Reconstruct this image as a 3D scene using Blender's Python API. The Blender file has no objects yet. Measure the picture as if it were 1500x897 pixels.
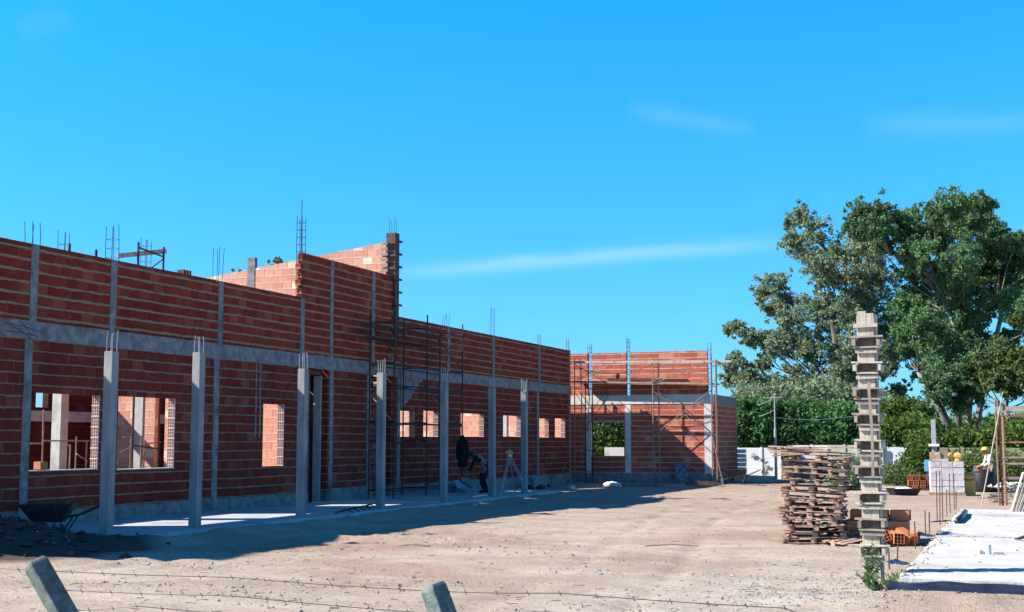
import bpy, bmesh, math, random
import numpy as np
from mathutils import Vector, Matrix, Euler, noise as mn
random.seed(7); rng = np.random.default_rng(7)
S = bpy.context.scene
COL = S.collection
# ------------------------------------------------------------------ survey of the place (metres), taken from the photograph
F = 1900.0; EYE = 1.8
YAW = math.radians(21.4); PITCH = math.atan(197.5/F)
fh = Vector((-math.sin(YAW), math.cos(YAW), 0)); rt = Vector((math.cos(YAW), math.sin(YAW), 0)); up = Vector((0,0,1))
fw = fh*math.cos(PITCH)+up*math.sin(PITCH); cu = -fh*math.sin(PITCH)+up*math.cos(PITCH)
def ray(px,py): return rt*((px-750)/F)+cu*((448.5-py)/F)+fw
def onX(px,py,X):
    d = ray(px,py); t = X/d.x; return Vector((X, d.y*t, EYE+d.z*t))
def onY(px,py,Y):
    d = ray(px,py); t = Y/d.y; return Vector((d.x*t, Y, EYE+d.z*t))
def onZ(px,py,Z=0.0):
    d = ray(px,py); t = (Z-EYE)/d.z; return Vector((d.x*t, d.y*t, Z))
# ------------------------------------------------------------------ mesh builder
class MB:
    def __init__(s): s.v=[]; s.f=[]
    def box(s,x0,x1,y0,y1,z0,z1):
        n=len(s.v); s.v += [(x,y,z) for z in (z0,z1) for y in (y0,y1) for x in (x0,x1)]
        s.f += [(n,n+2,n+3,n+1),(n+4,n+5,n+7,n+6),(n,n+1,n+5,n+4),(n+2,n+6,n+7,n+3),(n,n+4,n+6,n+2),(n+1,n+3,n+7,n+5)]
        return s
    def mbox(s,M,sx,sy,sz,jit=0):
        n=len(s.v)
        for z in (-.5,.5):
            for y in (-.5,.5):
                for x in (-.5,.5):
                    p = M@Vector((x*sx,y*sy,z*sz))
                    s.v.append((p.x+random.uniform(-jit,jit),p.y+random.uniform(-jit,jit),p.z+random.uniform(-jit,jit)))
        s.f += [(n,n+2,n+3,n+1),(n+4,n+5,n+7,n+6),(n,n+1,n+5,n+4),(n+2,n+6,n+7,n+3),(n,n+4,n+6,n+2),(n+1,n+3,n+7,n+5)]
        return s
    def bar(s,p,q,w,h,roll=0,jit=0):
        p=Vector(p); q=Vector(q); d=q-p
        M = Matrix.Translation((p+q)/2)@d.to_track_quat('X','Z').to_matrix().to_4x4()@Matrix.Rotation(roll,4,'X')
        return s.mbox(M,d.length,w,h,jit)
    def tube(s,pts,r,n=8,cap=True):
        pts=[Vector(p) for p in pts]
        rs = r if isinstance(r,(list,tuple)) else [r]*len(pts)
        b=len(s.v); ref=None
        for i,p in enumerate(pts):
            d = (pts[min(i+1,len(pts)-1)]-pts[max(i-1,0)]).normalized()
            if ref is None:
                ref = d.orthogonal().normalized()
            else:
                ref = (ref-d*ref.dot(d)).normalized()
            o = d.cross(ref)
            for k in range(n):
                a=2*math.pi*k/n; c = p+(ref*math.cos(a)+o*math.sin(a))*rs[i]
                s.v.append(tuple(c))
        for i in range(len(pts)-1):
            for k in range(n):
                a=b+i*n+k; c=b+i*n+(k+1)%n
                s.f.append((a,c,c+n,a+n))
        if cap:
            s.f.append(tuple(b+k for k in reversed(range(n)))); m=b+(len(pts)-1)*n; s.f.append(tuple(m+k for k in range(n)))
        return s
    def loft(s,rings,cap=True,closed=True):
        b=len(s.v); n=len(rings[0])
        for r in rings: s.v += [tuple(p) for p in r]
        for i in range(len(rings)-1):
            for k in range(n if closed else n-1):
                a=b+i*n+k; c=b+i*n+(k+1)%n
                s.f.append((a,c,c+n,a+n))
        if cap:
            s.f.append(tuple(b+k for k in reversed(range(n)))); m=b+(len(rings)-1)*n; s.f.append(tuple(m+k for k in range(n)))
        return s
    def ell(s,c,r,n=10,m=7,jit=0):
        rings=[]
        for i in range(m+1):
            t=-math.pi/2+math.pi*(i+.001)/(m+.002)
            rings.append([(c[0]+r[0]*math.cos(t)*math.cos(2*math.pi*k/n)*(1+random.uniform(-jit,jit)),c[1]+r[1]*math.cos(t)*math.sin(2*math.pi*k/n)*(1+random.uniform(-jit,jit)),c[2]+r[2]*math.sin(t)*(1+random.uniform(-jit,jit))) for k in range(n)])
        return s.loft(rings)
    def build(s,name,mat,parent=None,smooth=False,world=False,bevel=0):
        v = s.v
        if world and parent is not None:
            Mi = wmat(parent).inverted(); v=[tuple(Mi@Vector(p)) for p in v]
        me=bpy.data.meshes.new(name); me.from_pydata(v,[],s.f); me.validate()
        if bevel:
            bm=bmesh.new(); bm.from_mesh(me)
            bmesh.ops.bevel(bm,geom=bm.edges[:],offset=bevel,segments=1,affect='EDGES'); bm.to_mesh(me); bm.free()
        if smooth:
            me.polygons.foreach_set('use_smooth',[True]*len(me.polygons))
        me.materials.append(mat)
        o=bpy.data.objects.new(name,me); COL.objects.link(o)
        if parent is not None: o.parent=parent
        return o
def wmat(o):
    M=Matrix.Translation(o.location)@o.rotation_euler.to_matrix().to_4x4()@Matrix.Diagonal((*o.scale,1))
    return wmat(o.parent)@M if o.parent else M
def tag(o,label,cat,group=None,kind=None):
    if label: o['label']=label
    if cat: o['category']=cat
    if group: o['group']=group
    if kind: o['kind']=kind
    return o
def struct(o): o['kind']='structure'; return o
def thing(name,label,cat,loc=(0,0,0),rz=0,group=None):
    o=bpy.data.objects.new(name,None); COL.objects.link(o); o.empty_display_size=.1
    o.location=loc; o.rotation_euler=(0,0,rz)
    return tag(o,label,cat,group)
def dup(o,loc=None,rot=None,label=None,group=None,parent=None):
    c=o.copy(); COL.objects.link(c)
    if parent is not None: c.parent=parent
    if loc is not None: c.location=loc
    if rot is not None: c.rotation_euler=rot
    if label: c['label']=label
    if group: c['group']=group
    for ch in list(o.children): dup(ch,parent=c)
    return c
# ------------------------------------------------------------------ materials
class NT:
    def __init__(s,name):
        s.m=bpy.data.materials.new(name); s.m.use_nodes=True; s.t=s.m.node_tree; s.n=s.t.nodes; s.b=s.n['Principled BSDF']
        s.g=s.n.new('ShaderNodeNewGeometry')
    def link(s,a,b): s.t.links.new(a,b)
    def inp(s,sock,v):
        if hasattr(v,'is_output') or isinstance(v,bpy.types.NodeSocket): s.link(v,sock)
        else: sock.default_value=v
    def pos(s,scale=(1,1,1),obj=False):
        if obj:
            tc=s.n.new('ShaderNodeTexCoord'); src=tc.outputs['Object']
        else: src=s.g.outputs['Position']
        m=s.n.new('ShaderNodeMapping'); s.link(src,m.inputs['Vector']); m.inputs['Scale'].default_value=scale
        return m.outputs['Vector']
    def noise(s,vec,scale,detail=4,rough=.6,dist=0):
        n=s.n.new('ShaderNodeTexNoise'); s.link(vec,n.inputs['Vector']); n.inputs['Scale'].default_value=scale
        n.inputs['Detail'].default_value=detail; n.inputs['Roughness'].default_value=rough; n.inputs['Distortion'].default_value=dist
        return n.outputs['Fac']
    def ramp(s,fac,a,b,c1=(0,0,0,1),c2=(1,1,1,1)):
        r=s.n.new('ShaderNodeValToRGB'); s.link(fac,r.inputs['Fac']); e=r.color_ramp.elements
        e[0].position=a; e[1].position=b; e[0].color=c1; e[1].color=c2
        return r.outputs['Color']
    def math(s,op,a,b=0.0,c=None,clamp=False):
        n=s.n.new('ShaderNodeMath'); n.operation=op; n.use_clamp=clamp
        s.inp(n.inputs[0],a); s.inp(n.inputs[1],b)
        if c is not None: s.inp(n.inputs[2],c)
        return n.outputs[0]
    def mix(s,fac,a,b,mode='MIX'):
        n=s.n.new('ShaderNodeMix'); n.data_type='RGBA'; n.blend_type=mode
        s.inp(n.inputs[0],fac); s.inp(n.inputs[6],a if isinstance(a,bpy.types.NodeSocket) else (*a,1) if len(a)==3 else a)
        s.inp(n.inputs[7],b if isinstance(b,bpy.types.NodeSocket) else (*b,1) if len(b)==3 else b)
        return n.outputs[2]
    def bump(s,h,strength=.5,dist=.02):
        n=s.n.new('ShaderNodeBump'); s.link(h,n.inputs['Height']); n.inputs['Strength'].default_value=strength; n.inputs['Distance'].default_value=dist
        s.link(n.outputs['Normal'],s.b.inputs['Normal']); return n
    def fin(s,col,rough=.85,spec=.3,metal=0):
        s.inp(s.b.inputs['Base Color'],col if isinstance(col,bpy.types.NodeSocket) else (*col,1)); s.inp(s.b.inputs['Roughness'],rough)
        s.b.inputs['Specular IOR Level'].default_value=spec; s.b.inputs['Metallic'].default_value=metal
        return s.m
K=.64
def rough_mat(name,c1,c2,scale=6,rough=.85,bump=.4,dist=.01,spec=.3,metal=0,c3=None,stretch=(1,1,1),obj=False,island=0):
    k=.74 if name=='wood_l' else .8 if name in ('conc_l','whitewall','white_c','yelwall','olive','yellow','orange','blue','bag','plast','carw') else K; c1=[q*k for q in c1]; c2=[q*k for q in c2]; c3=[q*k for q in c3] if c3 else None
    t=NT(name); v=t.pos(stretch,obj)
    n1=t.noise(v,scale,5); col=t.mix(t.ramp(n1,.35,.65),c1,c2)
    n2=t.noise(v,scale*.23,3)
    if c3: col=t.mix(t.ramp(n2,.55,.7),col,c3)
    if island:
        r=t.math('MULTIPLY_ADD',t.g.outputs['Random Per Island'],island,1-island/2)
        cc=t.n.new('ShaderNodeCombineXYZ'); [t.link(r,cc.inputs[i]) for i in range(3)]
        col=t.mix(1.0,col,cc.outputs[0],'MULTIPLY')
    t.bump(t.noise(v,scale*5,4,.7),bump,dist)
    return t.fin(col,rough,spec,metal)
def brick_mat(name,ca,cb,mortar,hw=.15,joint=.9,vj=.25,smear=.3):
    ca,cb,mortar=[tuple(q*(.92 if name=='brick_wing' else .85 if name=='brick_lit' else K) for q in c) for c in (ca,cb,mortar)]  # sunlit walls get a paler factor than the shaded facade
    t=NT(name); sep=t.n.new('ShaderNodeSeparateXYZ'); t.link(t.g.outputs['Position'],sep.inputs[0])
    P=t.pos()
    u=t.math('ADD',sep.outputs[0],sep.outputs[1])
    wob=t.math('MULTIPLY_ADD',t.noise(P,1.3,3),.05,-.025); wob2=t.math('MULTIPLY_ADD',t.noise(P,9,4,.7),.05,-.025)
    z=t.math('ADD',t.math('ADD',sep.outputs[2],wob),wob2)
    row=t.math('DIVIDE',z,.222); fr=t.math('FRACT',row); rid=t.math('FLOOR',row)
    d=t.math('MINIMUM',fr,t.math('SUBTRACT',1.0,fr))          # 0 at the joint
    wn=t.math('MULTIPLY_ADD',t.noise(t.pos((1,1,3)),2.2,4,.7),hw*1.5,hw*-.22)
    h=t.math('SUBTRACT',1.0,t.math('DIVIDE',d,t.math('MAXIMUM',wn,.02)),clamp=True)
    hm=t.ramp(h,.05,.42)
    hs=t.math('MULTIPLY',hm,joint)
    ub=t.math('DIVIDE',t.math('ADD',u,t.math('MULTIPLY',t.math('FRACT',t.math('MULTIPLY',rid,.5)),.34)),.34)
    fu=t.math('FRACT',ub); uid=t.math('FLOOR',ub)
    du=t.math('MINIMUM',fu,t.math('SUBTRACT',1.0,fu))
    vm=t.ramp(du,.022,.04,(1,1,1,1),(0,0,0,1))
    vn=t.ramp(t.noise(P,1.9,2),.5,.6)
    cx=t.n.new('ShaderNodeCombineXYZ'); t.link(uid,cx.inputs[0]); t.link(rid,cx.inputs[1])
    wnz=t.n.new('ShaderNodeTexWhiteNoise'); t.link(cx.outputs[0],wnz.inputs['Vector'])
    col=t.mix(wnz.outputs['Value'],ca,cb); col=t.mix(t.math('MULTIPLY',t.ramp(wnz.outputs['Value'],.88,.94),.6),col,(cb[0]*1.15,cb[1]*2.2,cb[2]*2.2)); col=t.mix(t.math('MULTIPLY',t.ramp(t.noise(P,.55,3),.5,.64),.45),col,(ca[0]*.6,ca[1]*.6,ca[2]*.7))
    col=t.mix(t.math('MULTIPLY',t.ramp(t.noise(P,26,4,.7),.4,.7),.45),col,(ca[0]*.55,ca[1]*.5,ca[2]*.5))
    col=t.mix(t.math('MULTIPLY',vm,.3),col,(.07,.025,.02))
    col=t.mix(t.math('MULTIPLY',t.math('MULTIPLY',vm,vn),vj),col,mortar)
    # mortar smears here and there
    col=t.mix(t.math('MULTIPLY',t.ramp(t.noise(P,2.7,6,.75),.6,.72),smear),col,mortar)
    col=t.mix(hs,col,t.mix(t.noise(P,30,3),(mortar[0]*.6,mortar[1]*.6,mortar[2]*.58),mortar))
    hh=t.math('ADD',t.math('MULTIPLY',hm,1.0),t.math('MULTIPLY',t.noise(P,40,3),.35))
    hh=t.math('SUBTRACT',hh,t.math('MULTIPLY',vm,.6))
    t.bump(hh,.8,.02)
    return t.fin(col,.9,.15)
M={}
M['brick_up']=brick_mat('brick_up',(.34,.040,.024),(.48,.078,.042),(.56,.41,.25),.28,.88,.22,.30)  # facade copies of the brick, darkened in colour for their shaded side
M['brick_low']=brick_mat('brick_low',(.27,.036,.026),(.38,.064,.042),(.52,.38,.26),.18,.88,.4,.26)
M['brick_lit']=brick_mat('brick_lit',(.68,.30,.20),(.84,.44,.31),(.88,.70,.60),.16,.9,.5,.3)  # sunlit copy of the same brick, light put into its colour
M['brick_wing']=brick_mat('brick_wing',(.44,.09,.05),(.56,.15,.09),(.68,.48,.38),.24,.9,.4,.3)  # wing copy, lightened in colour for its sunlit front
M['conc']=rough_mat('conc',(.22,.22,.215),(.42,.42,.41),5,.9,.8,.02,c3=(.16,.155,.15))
M['brick_in']=brick_mat('brick_in',(.10,.02,.018),(.16,.03,.025),(.2,.15,.12),.12,.6,.3,.1)  # inner copy, darkened in colour to stand for indoor shade
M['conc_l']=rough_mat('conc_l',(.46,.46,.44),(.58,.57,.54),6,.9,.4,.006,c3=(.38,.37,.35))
M['post']=rough_mat('post',(.31,.32,.33),(.46,.47,.47),4,.85,.6,.012,c3=(.24,.24,.24),stretch=(1,1,.35))
M['slab']=rough_mat('slab',(.60,.585,.56),(.78,.76,.72),2.2,.85,.8,.02,c3=(.50,.475,.44))
M['rebar']=rough_mat('rebar',(.10,.065,.05),(.17,.10,.07),40,.7,.3,.002,metal=.3)
M['rebar_g']=rough_mat('rebar_g',(.12,.14,.16),(.2,.22,.24),40,.6,.2,.002,metal=.4)
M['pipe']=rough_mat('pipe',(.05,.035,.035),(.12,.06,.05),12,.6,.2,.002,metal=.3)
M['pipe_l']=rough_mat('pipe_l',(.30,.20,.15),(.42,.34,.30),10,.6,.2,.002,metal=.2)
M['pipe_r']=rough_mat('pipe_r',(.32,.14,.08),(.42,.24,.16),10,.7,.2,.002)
M['wood']=rough_mat('wood',(.36,.29,.22),(.50,.42,.34),9,.9,.4,.004,c3=(.28,.22,.17),island=.35)
M['wood_l']=rough_mat('wood_l',(.46,.39,.30),(.66,.58,.47),8,.85,.5,.005,c3=(.34,.27,.20),stretch=(4,4,.6),island=.3)
M['wood_p']=rough_mat('wood_p',(.42,.235,.155),(.66,.46,.34),7,.9,.5,.005,c3=(.24,.13,.09),obj=True,island=.5)
M['wood_shade']=rough_mat('wood_shade',(.12,.09,.07),(.24,.18,.14),9,.9,.4,.004)  # dark tone painted as the shade in the clamp gaps
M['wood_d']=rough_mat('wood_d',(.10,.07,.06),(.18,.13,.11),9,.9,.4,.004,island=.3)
M['orange']=rough_mat('orange',(.52,.17,.07),(.62,.24,.11),12,.9,.4,.004,c3=(.50,.22,.12),obj=True)
M['dark']=rough_mat('dark',(.012,.012,.016),(.03,.03,.035),8,.6,.2,.003)
M['cloth_d']=rough_mat('cloth_d',(.012,.012,.02),(.025,.025,.035),20,.95,.4,.004)
M['rubber']=rough_mat('rubber',(.02,.02,.02),(.035,.035,.035),20,.8,.2,.002)
M['tin']=rough_mat('tin',(.05,.05,.055),(.10,.10,.11),14,.55,.2,.002,metal=.5)
M['bar_pale']=rough_mat('bar_pale',(.55,.52,.5),(.75,.73,.7),30,.7,.1,.001)
M['beam_l']=rough_mat('beam_l',(.78,.76,.72),(.95,.93,.88),4,.9,.5,.01,c3=(.62,.6,.57))
M['alu']=rough_mat('alu',(.55,.57,.6),(.7,.7,.72),20,.4,.1,.001,metal=.5)
M['yellow']=rough_mat('yellow',(.80,.55,.03),(.86,.62,.05),10,.4,.05,.001,spec=.5)
M['skin']=rough_mat('skin',(.35,.2,.14),(.42,.25,.18),20,.6,.1,.001)
M['white_c']=rough_mat('white_c',(.66,.66,.64),(.76,.76,.74),10,.9,.3,.004)
M['tan_c']=rough_mat('tan_c',(.34,.27,.19),(.42,.34,.25),10,.9,.3,.004)
M['whitewall']=rough_mat('whitewall',(.66,.69,.70),(.78,.80,.80),1.6,.9,.4,.006,c3=(.50,.53,.52))
M['yelwall']=rough_mat('yelwall',(.42,.44,.26),(.60,.60,.46),1.3,.9,.4,.006,c3=(.52,.53,.47))
M['olive']=rough_mat('olive',(.20,.22,.10),(.34,.35,.20),2,.9,.4,.006,c3=(.40,.40,.30))
M['graf']=rough_mat('graf',(.05,.06,.07),(.12,.13,.14),5,.8,.1,.001)
M['graf_y']=rough_mat('graf_y',(.62,.50,.06),(.70,.58,.10),5,.8,.1,.001)
M['fpost']=rough_mat('fpost',(.15,.20,.18),(.30,.36,.32),18,.95,1.0,.006,c3=(.10,.14,.11))
M['wire']=rough_mat('wire',(.16,.12,.10),(.26,.22,.2),40,.6,.1,.001,metal=.5)
M['blue']=rough_mat('blue',(.10,.32,.60),(.14,.38,.66),8,.6,.1,.002)
M['bucketb']=rough_mat('bucketb',(.35,.42,.50),(.45,.52,.60),8,.6,.1,.002)
M['blackpl']=rough_mat('blackpl',(.015,.02,.045),(.03,.04,.08),5,.35,.5,.01,spec=.5)
M['pole']=rough_mat('pole',(.40,.43,.45),(.5,.53,.54),8,.8,.2,.002)
M['carw']=rough_mat('carw',(.62,.64,.68),(.66,.68,.72),3,.3,.02,.001,spec=.5)
M['carb']=rough_mat('carb',(.03,.06,.18),(.04,.08,.22),3,.3,.02,.001,spec=.5)
M['glass']=rough_mat('glass',(.02,.025,.03),(.03,.04,.05),3,.1,.02,.001,spec=.6)
M['plast']=rough_mat('plast',(.66,.58,.58),(.78,.74,.76),9,.35,.7,.02,spec=.5,c3=(.55,.38,.34))
M['bag']=rough_mat('bag',(.62,.36,.10),(.72,.46,.16),9,.8,.5,.01)
M['bark']=rough_mat('bark',(.18,.16,.14),(.36,.34,.31),2.5,.9,.6,.03,c3=(.14,.11,.09),stretch=(1,1,.3))
M['barkd']=rough_mat('barkd',(.10,.08,.06),(.2,.17,.14),2.5,.9,.6,.03,stretch=(1,1,.3))
def leaf_mat(name,ca,cb,cc,trans=.3):
    ca,cb,cc=[tuple(q*.8 for q in c) for c in (ca,cb,cc)]
    t=NT(name); P=t.pos(); t.b.inputs['Roughness'].default_value=.75; t.b.inputs['Specular IOR Level'].default_value=.12
    col=t.mix(t.g.outputs['Random Per Island'],ca,cb)
    col=t.mix(t.ramp(t.noise(P,.35,3),.45,.62),col,cc)
    t.link(col,t.b.inputs['Base Color'])
    tr=t.n.new('ShaderNodeBsdfTranslucent'); t.link(col,tr.inputs['Color'])
    mx=t.n.new('ShaderNodeMixShader'); mx.inputs[0].default_value=trans
    t.link(t.b.outputs[0],mx.inputs[1]); t.link(tr.outputs[0],mx.inputs[2]); t.link(mx.outputs[0],t.n['Material Output'].inputs['Surface'])
    return t.m
M['leafA']=leaf_mat('leafA',(.16,.23,.14),(.34,.41,.25),(.24,.33,.18))
M['leafB']=leaf_mat('leafB',(.07,.16,.07),(.19,.31,.13),(.15,.28,.11))
M['leafH']=leaf_mat('leafH',(.035,.12,.045),(.13,.26,.085),(.09,.21,.06))
M['leafI']=leaf_mat('leafI',(.05,.10,.02),(.14,.22,.05),(.09,.17,.035))
M['leafG']=leaf_mat('leafG',(.06,.11,.03),(.16,.22,.07),(.12,.16,.06))
# ground
def ground_mat():
    t=NT('soil'); P=t.pos(); Ps=t.pos((.35,1,1))
    big=t.noise(P,.16,4,.6,.5); mid=t.noise(Ps,.9,5,.65); fine=t.noise(P,14,6,.75); vf=t.noise(P,60,3,.7)
    col=t.mix(t.ramp(mid,.35,.65),(.50,.40,.305),(.64,.545,.45))
    col=t.mix(t.math('MULTIPLY',t.ramp(big,.52,.60),.8),col,(.44,.32,.24))
    sp_=t.n.new('ShaderNodeSeparateXYZ'); t.link(t.g.outputs['Position'],sp_.inputs[0]); far=t.math('MULTIPLY',t.math('SUBTRACT',t.math('ADD',sp_.outputs[1],t.math('MULTIPLY',mid,8)),29),.12,clamp=True); col=t.mix(t.math('MULTIPLY',far,.45),col,(.43,.32,.235))
    # paler rubble dust near the right hand slab
    sep=t.n.new('ShaderNodeSeparateXYZ'); t.link(t.g.outputs['Position'],sep.inputs[0])
    dx=t.math('SUBTRACT',sep.outputs[0],-2.6); dy=t.math('SUBTRACT',sep.outputs[1],15.5)
    dd=t.math('SQRT',t.math('ADD',t.math('MULTIPLY',dx,t.math('MULTIPLY',dx,.6)),t.math('MULTIPLY',t.math('MULTIPLY',dy,dy),.25)))
    dm=t.math('ADD',t.ramp(dd,.0,1.0,(1,1,1,1),(0,0,0,1)),0)
    dd2=t.math('MULTIPLY',dd,.4,clamp=True)
    pale=t.math('MULTIPLY',t.math('SUBTRACT',1.0,dd2),t.ramp(t.noise(P,1.3,5,.7),.35,.6))
    col=t.mix(t.math('MULTIPLY',pale,.8),col,(.62,.60,.55))
    sm=t.math('MULTIPLY',t.math('MULTIPLY',t.math('ADD',sep.outputs[0],1.9),2,clamp=True),t.math('MULTIPLY',t.math('SUBTRACT',16.5,sep.outputs[1]),3,clamp=True)); col=t.mix(t.math('MULTIPLY',sm,.7),col,(.46,.34,.25))
    # wheel tracks
    wv=t.n.new('ShaderNodeTexWave'); mp=t.n.new('ShaderNodeMapping'); mp.inputs['Rotation'].default_value=(0,0,math.radians(64)); t.link(t.g.outputs['Position'],mp.inputs['Vector']); t.link(mp.outputs[0],wv.inputs['Vector'])
    wv.inputs['Scale'].default_value=.12; wv.inputs['Distortion'].default_value=5; wv.inputs['Detail'].default_value=3
    trk=t.math('MULTIPLY',t.ramp(wv.outputs['Fac'],.80,.97),t.ramp(t.noise(P,.35,3),.4,.6))
    col=t.mix(t.math('MULTIPLY',trk,.5),col,(.38,.29,.22))
    # little dark crumbs and bright chips
    col=t.mix(t.math('MULTIPLY',t.ramp(fine,.54,.66),.65),col,(.27,.20,.155)); col=t.mix(t.math('MULTIPLY',t.ramp(t.noise(t.pos((.45,1.8,1)),5,6,.75),.53,.66),.6),col,(.33,.25,.19)); col=t.mix(t.math('MULTIPLY',t.ramp(t.noise(t.pos((.3,1.3,1)),3,6,.75),.56,.7),.5),col,(.70,.64,.57))
    col=t.mix(t.math('MULTIPLY',t.ramp(t.noise(P,23,3,.7),.60,.68),.5),col,(.74,.68,.60))
    # damp dark earth of the heap by the left wall
    hx=t.math('SUBTRACT',sep.outputs[0],-15.6); hy=t.math('SUBTRACT',sep.outputs[1],17.0)
    hd=t.math('SQRT',t.math('ADD',t.math('MULTIPLY',hx,hx),t.math('MULTIPLY',hy,hy)))
    hm=t.math('MULTIPLY',t.math('SUBTRACT',t.math('ADD',2.3,t.math('MULTIPLY',mid,.8)),hd),2,clamp=True)
    col=t.mix(t.math('MULTIPLY',hm,.9),col,(.09,.065,.055))
    col=t.mix(1.0,col,(.79,.77,.765),'MULTIPLY')
    h=t.math('ADD',t.math('ADD',t.math('MULTIPLY',fine,.6),t.math('MULTIPLY',vf,.2)),t.math('MULTIPLY',mid,1.6))
    t.bump(h,.95,.085)
    return t.fin(col,.95,.1)
M['soil']=ground_mat()
# ------------------------------------------------------------------ ground sheet
def gz(x,y):
    c_=max(0,mn.noise(Vector((x*.45,y*.7,11)))+.25); z=.05*mn.noise(Vector((x*.35,y*.35,1)))+.022*mn.noise(Vector((x*1.6,y*1.6,4)))+.03*c_*mn.noise(Vector((x*3.1,y*3.1,6)))+.02*c_*mn.noise(Vector((x*6.3,y*6.3,2)))
    fade=max(0,min(1,(x+14.6)/1.0)) if y<44 else 1
    if y<44 and x<-13.6: z=z*fade-.0*(1-fade)
    d=math.hypot((x+16.1)/1.9,(y-17.0)/1.6)                      # earth heap
    z+= .5*math.exp(-d*d*1.1)*(1+.35*mn.noise(Vector((x*2.2,y*2.2,9))))
    if 17.5<y<42 and x>-16: d=(x+14.25)/.42; z+= .105*math.exp(-d*d)*(1+.55*mn.noise(Vector((x*1.5,y*1.1,12)))+.25*mn.noise(Vector((x*5,y*5,13))))
    d=math.hypot((x+10.4)/1.6,(y-21.2)/.42)                      # ridge of turned soil
    z+= .12*math.exp(-d*d)*(1+.8*mn.noise(Vector((x*4,y*4,2))))
    d=math.hypot((x+9.6)/1.2,(y-22.6)/.35); z+= .09*math.exp(-d*d)*(1+.8*mn.noise(Vector((x*4,y*4,3))))
    d=math.hypot((x+.6)/2.2,(y-14.9)/.8); z+= .14*math.exp(-d*d)*(1+.5*mn.noise(Vector((x*3,y*3,5)))); d=(y-16.2)/.35; z+=(.045 if x>-1.7 else 0)*math.exp(-d*d)*(1+.9*mn.noise(Vector((x*2.2,y*2,8))))   # spoil in front of the slab
    if -14.2<x<-1.9 and 10<y<60:
        for (a,b,c) in ((-9.5,.06,2.0),(-6.2,-.03,1.2),(-12.2,.12,.8)):
            cx=a+b*(y-20)+c*math.sin(y*.13+a)
            for o in (-.75,.75):
                d=(x-cx-o)/.16
                if abs(d)<3: z+= -.05*math.exp(-d*d)*(.5+mn.noise(Vector((x,y*.4,a)))) + .016*math.exp(-(abs(d)-1.6)**2*2)*(.6+mn.noise(Vector((x*3,y*3,a))))
    if x>-1.9 and 15.9<y<34: z=min(z,.03)
    d=math.hypot((x+9.0)/2.2,(y-38.7)/.5); z+= .08*math.exp(-d*d)
    return z
xs=np.unique(np.concatenate([np.linspace(-500,-60,12),np.linspace(-60,-20,30),np.arange(-20,4,.13),np.linspace(4,40,26),np.linspace(40,500,14)]))
ys=np.unique(np.concatenate([np.linspace(-200,2,14),np.linspace(2,11,40),np.arange(11,44,.14),np.linspace(44,75,80),np.linspace(75,140,20),np.linspace(140,900,16)]))
gv=[]; 
for y in ys:
    for x in xs:
        gv.append((x,y,gz(x,y) if (-30<x<12 and 2<y<80) else 0.0))
nx=len(xs); gf=[(j*nx+i,j*nx+i+1,(j+1)*nx+i+1,(j+1)*nx+i) for j in range(len(ys)-1) for i in range(nx-1)]
g=MB(); g.v=gv; g.f=gf; G=struct(g.build('ground',M['soil'],None,smooth=True))
# stones and clods lying about
sb=MB()
def stone(mb,c,r):
    b=len(mb.v); k=[(1,0,0),(-1,0,0),(0,1,0),(0,-1,0),(0,0,.7),(0,0,-.5)]
    a=random.uniform(0,6.28); ca,sa=math.cos(a),math.sin(a)
    for p in k:
        q=[p[i]*r*random.uniform(.6,1.3) for i in range(3)]
        mb.v.append((c[0]+q[0]*ca-q[1]*sa+random.uniform(-.3,.3)*r,c[1]+q[0]*sa+q[1]*ca+random.uniform(-.3,.3)*r,c[2]+q[2]))
    for t in ((0,2,4),(2,1,4),(1,3,4),(3,0,4),(2,0,5),(1,2,5),(3,1,5),(0,3,5)): mb.f.append(tuple(b+i for i in t))
for i in range(15000):
    py=random.uniform(705,900)**1.0; px=random.uniform(-20,1520)
    p=onZ(px,py)
    if p.x<-14.6 and p.y>17.5: continue
    if p.x>-1.7 and p.y>16: continue
    if mn.noise(Vector((p.x*.3,p.y*1.0,7)))<random.uniform(.0,.5): continue
    r=random.choice([.007,.010,.013,.02])*(1+random.random()*.6)
    stone(sb,(p.x,p.y,gz(p.x,p.y)+r*.2),r)
for i in range(900):
    a=random.gauss(0,1); x=-2.4+random.gauss(0,.8); y=15.6+random.gauss(0,1.3)
    r=random.uniform(.008,.022); stone(sb,(x,y,gz(x,y)+r*.2),r)
M['stone']=rough_mat('stone',(.36,.29,.24),(.52,.46,.40),8,.95,.3,.005,island=.6)
tag(sb.build('gravel',M['stone']),'scattered stones and chips on the pale dirt yard','gravel',kind='stuff')
cb=MB()
for i in range(260):
    d=random.gauss(0,.75),random.gauss(0,.6); x=-15.9+d[0]*1.4; y=16.8+d[1]*1.2
    if x<-17.9: continue
    r=random.uniform(.03,.11); stone(cb,(x,y,gz(x,y)+r*.2),r)
M['clod']=rough_mat('clod',(.06,.045,.04),(.16,.12,.10),8,.95,.5,.01,island=.6)
tag(cb.build('clods',M['clod']),'dark clods of earth on the heap at the left','rubble',kind='stuff')
# straw like sticks lying on the dirt
tw=MB()
for i in range(260):
    p=onZ(random.uniform(0,1500),random.uniform(770,897)); 
    if p.x>-1.7 and p.y>16: continue
    if p.x<-14.8: continue
    a=random.uniform(0,3.14); L=random.uniform(.04,.16); z=gz(p.x,p.y)+.012
    tw.tube([(p.x,p.y,z),(p.x+L*.5*math.cos(a),p.y+L*.5*math.sin(a)+.004,z+.002),(p.x+L*math.cos(a+.2),p.y+L*math.sin(a+.2),z)],.004,4)
tag(tw.build('twigs',M['wood_d']),'thin dry twigs strewn over the dirt','twigs',kind='stuff')
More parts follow.
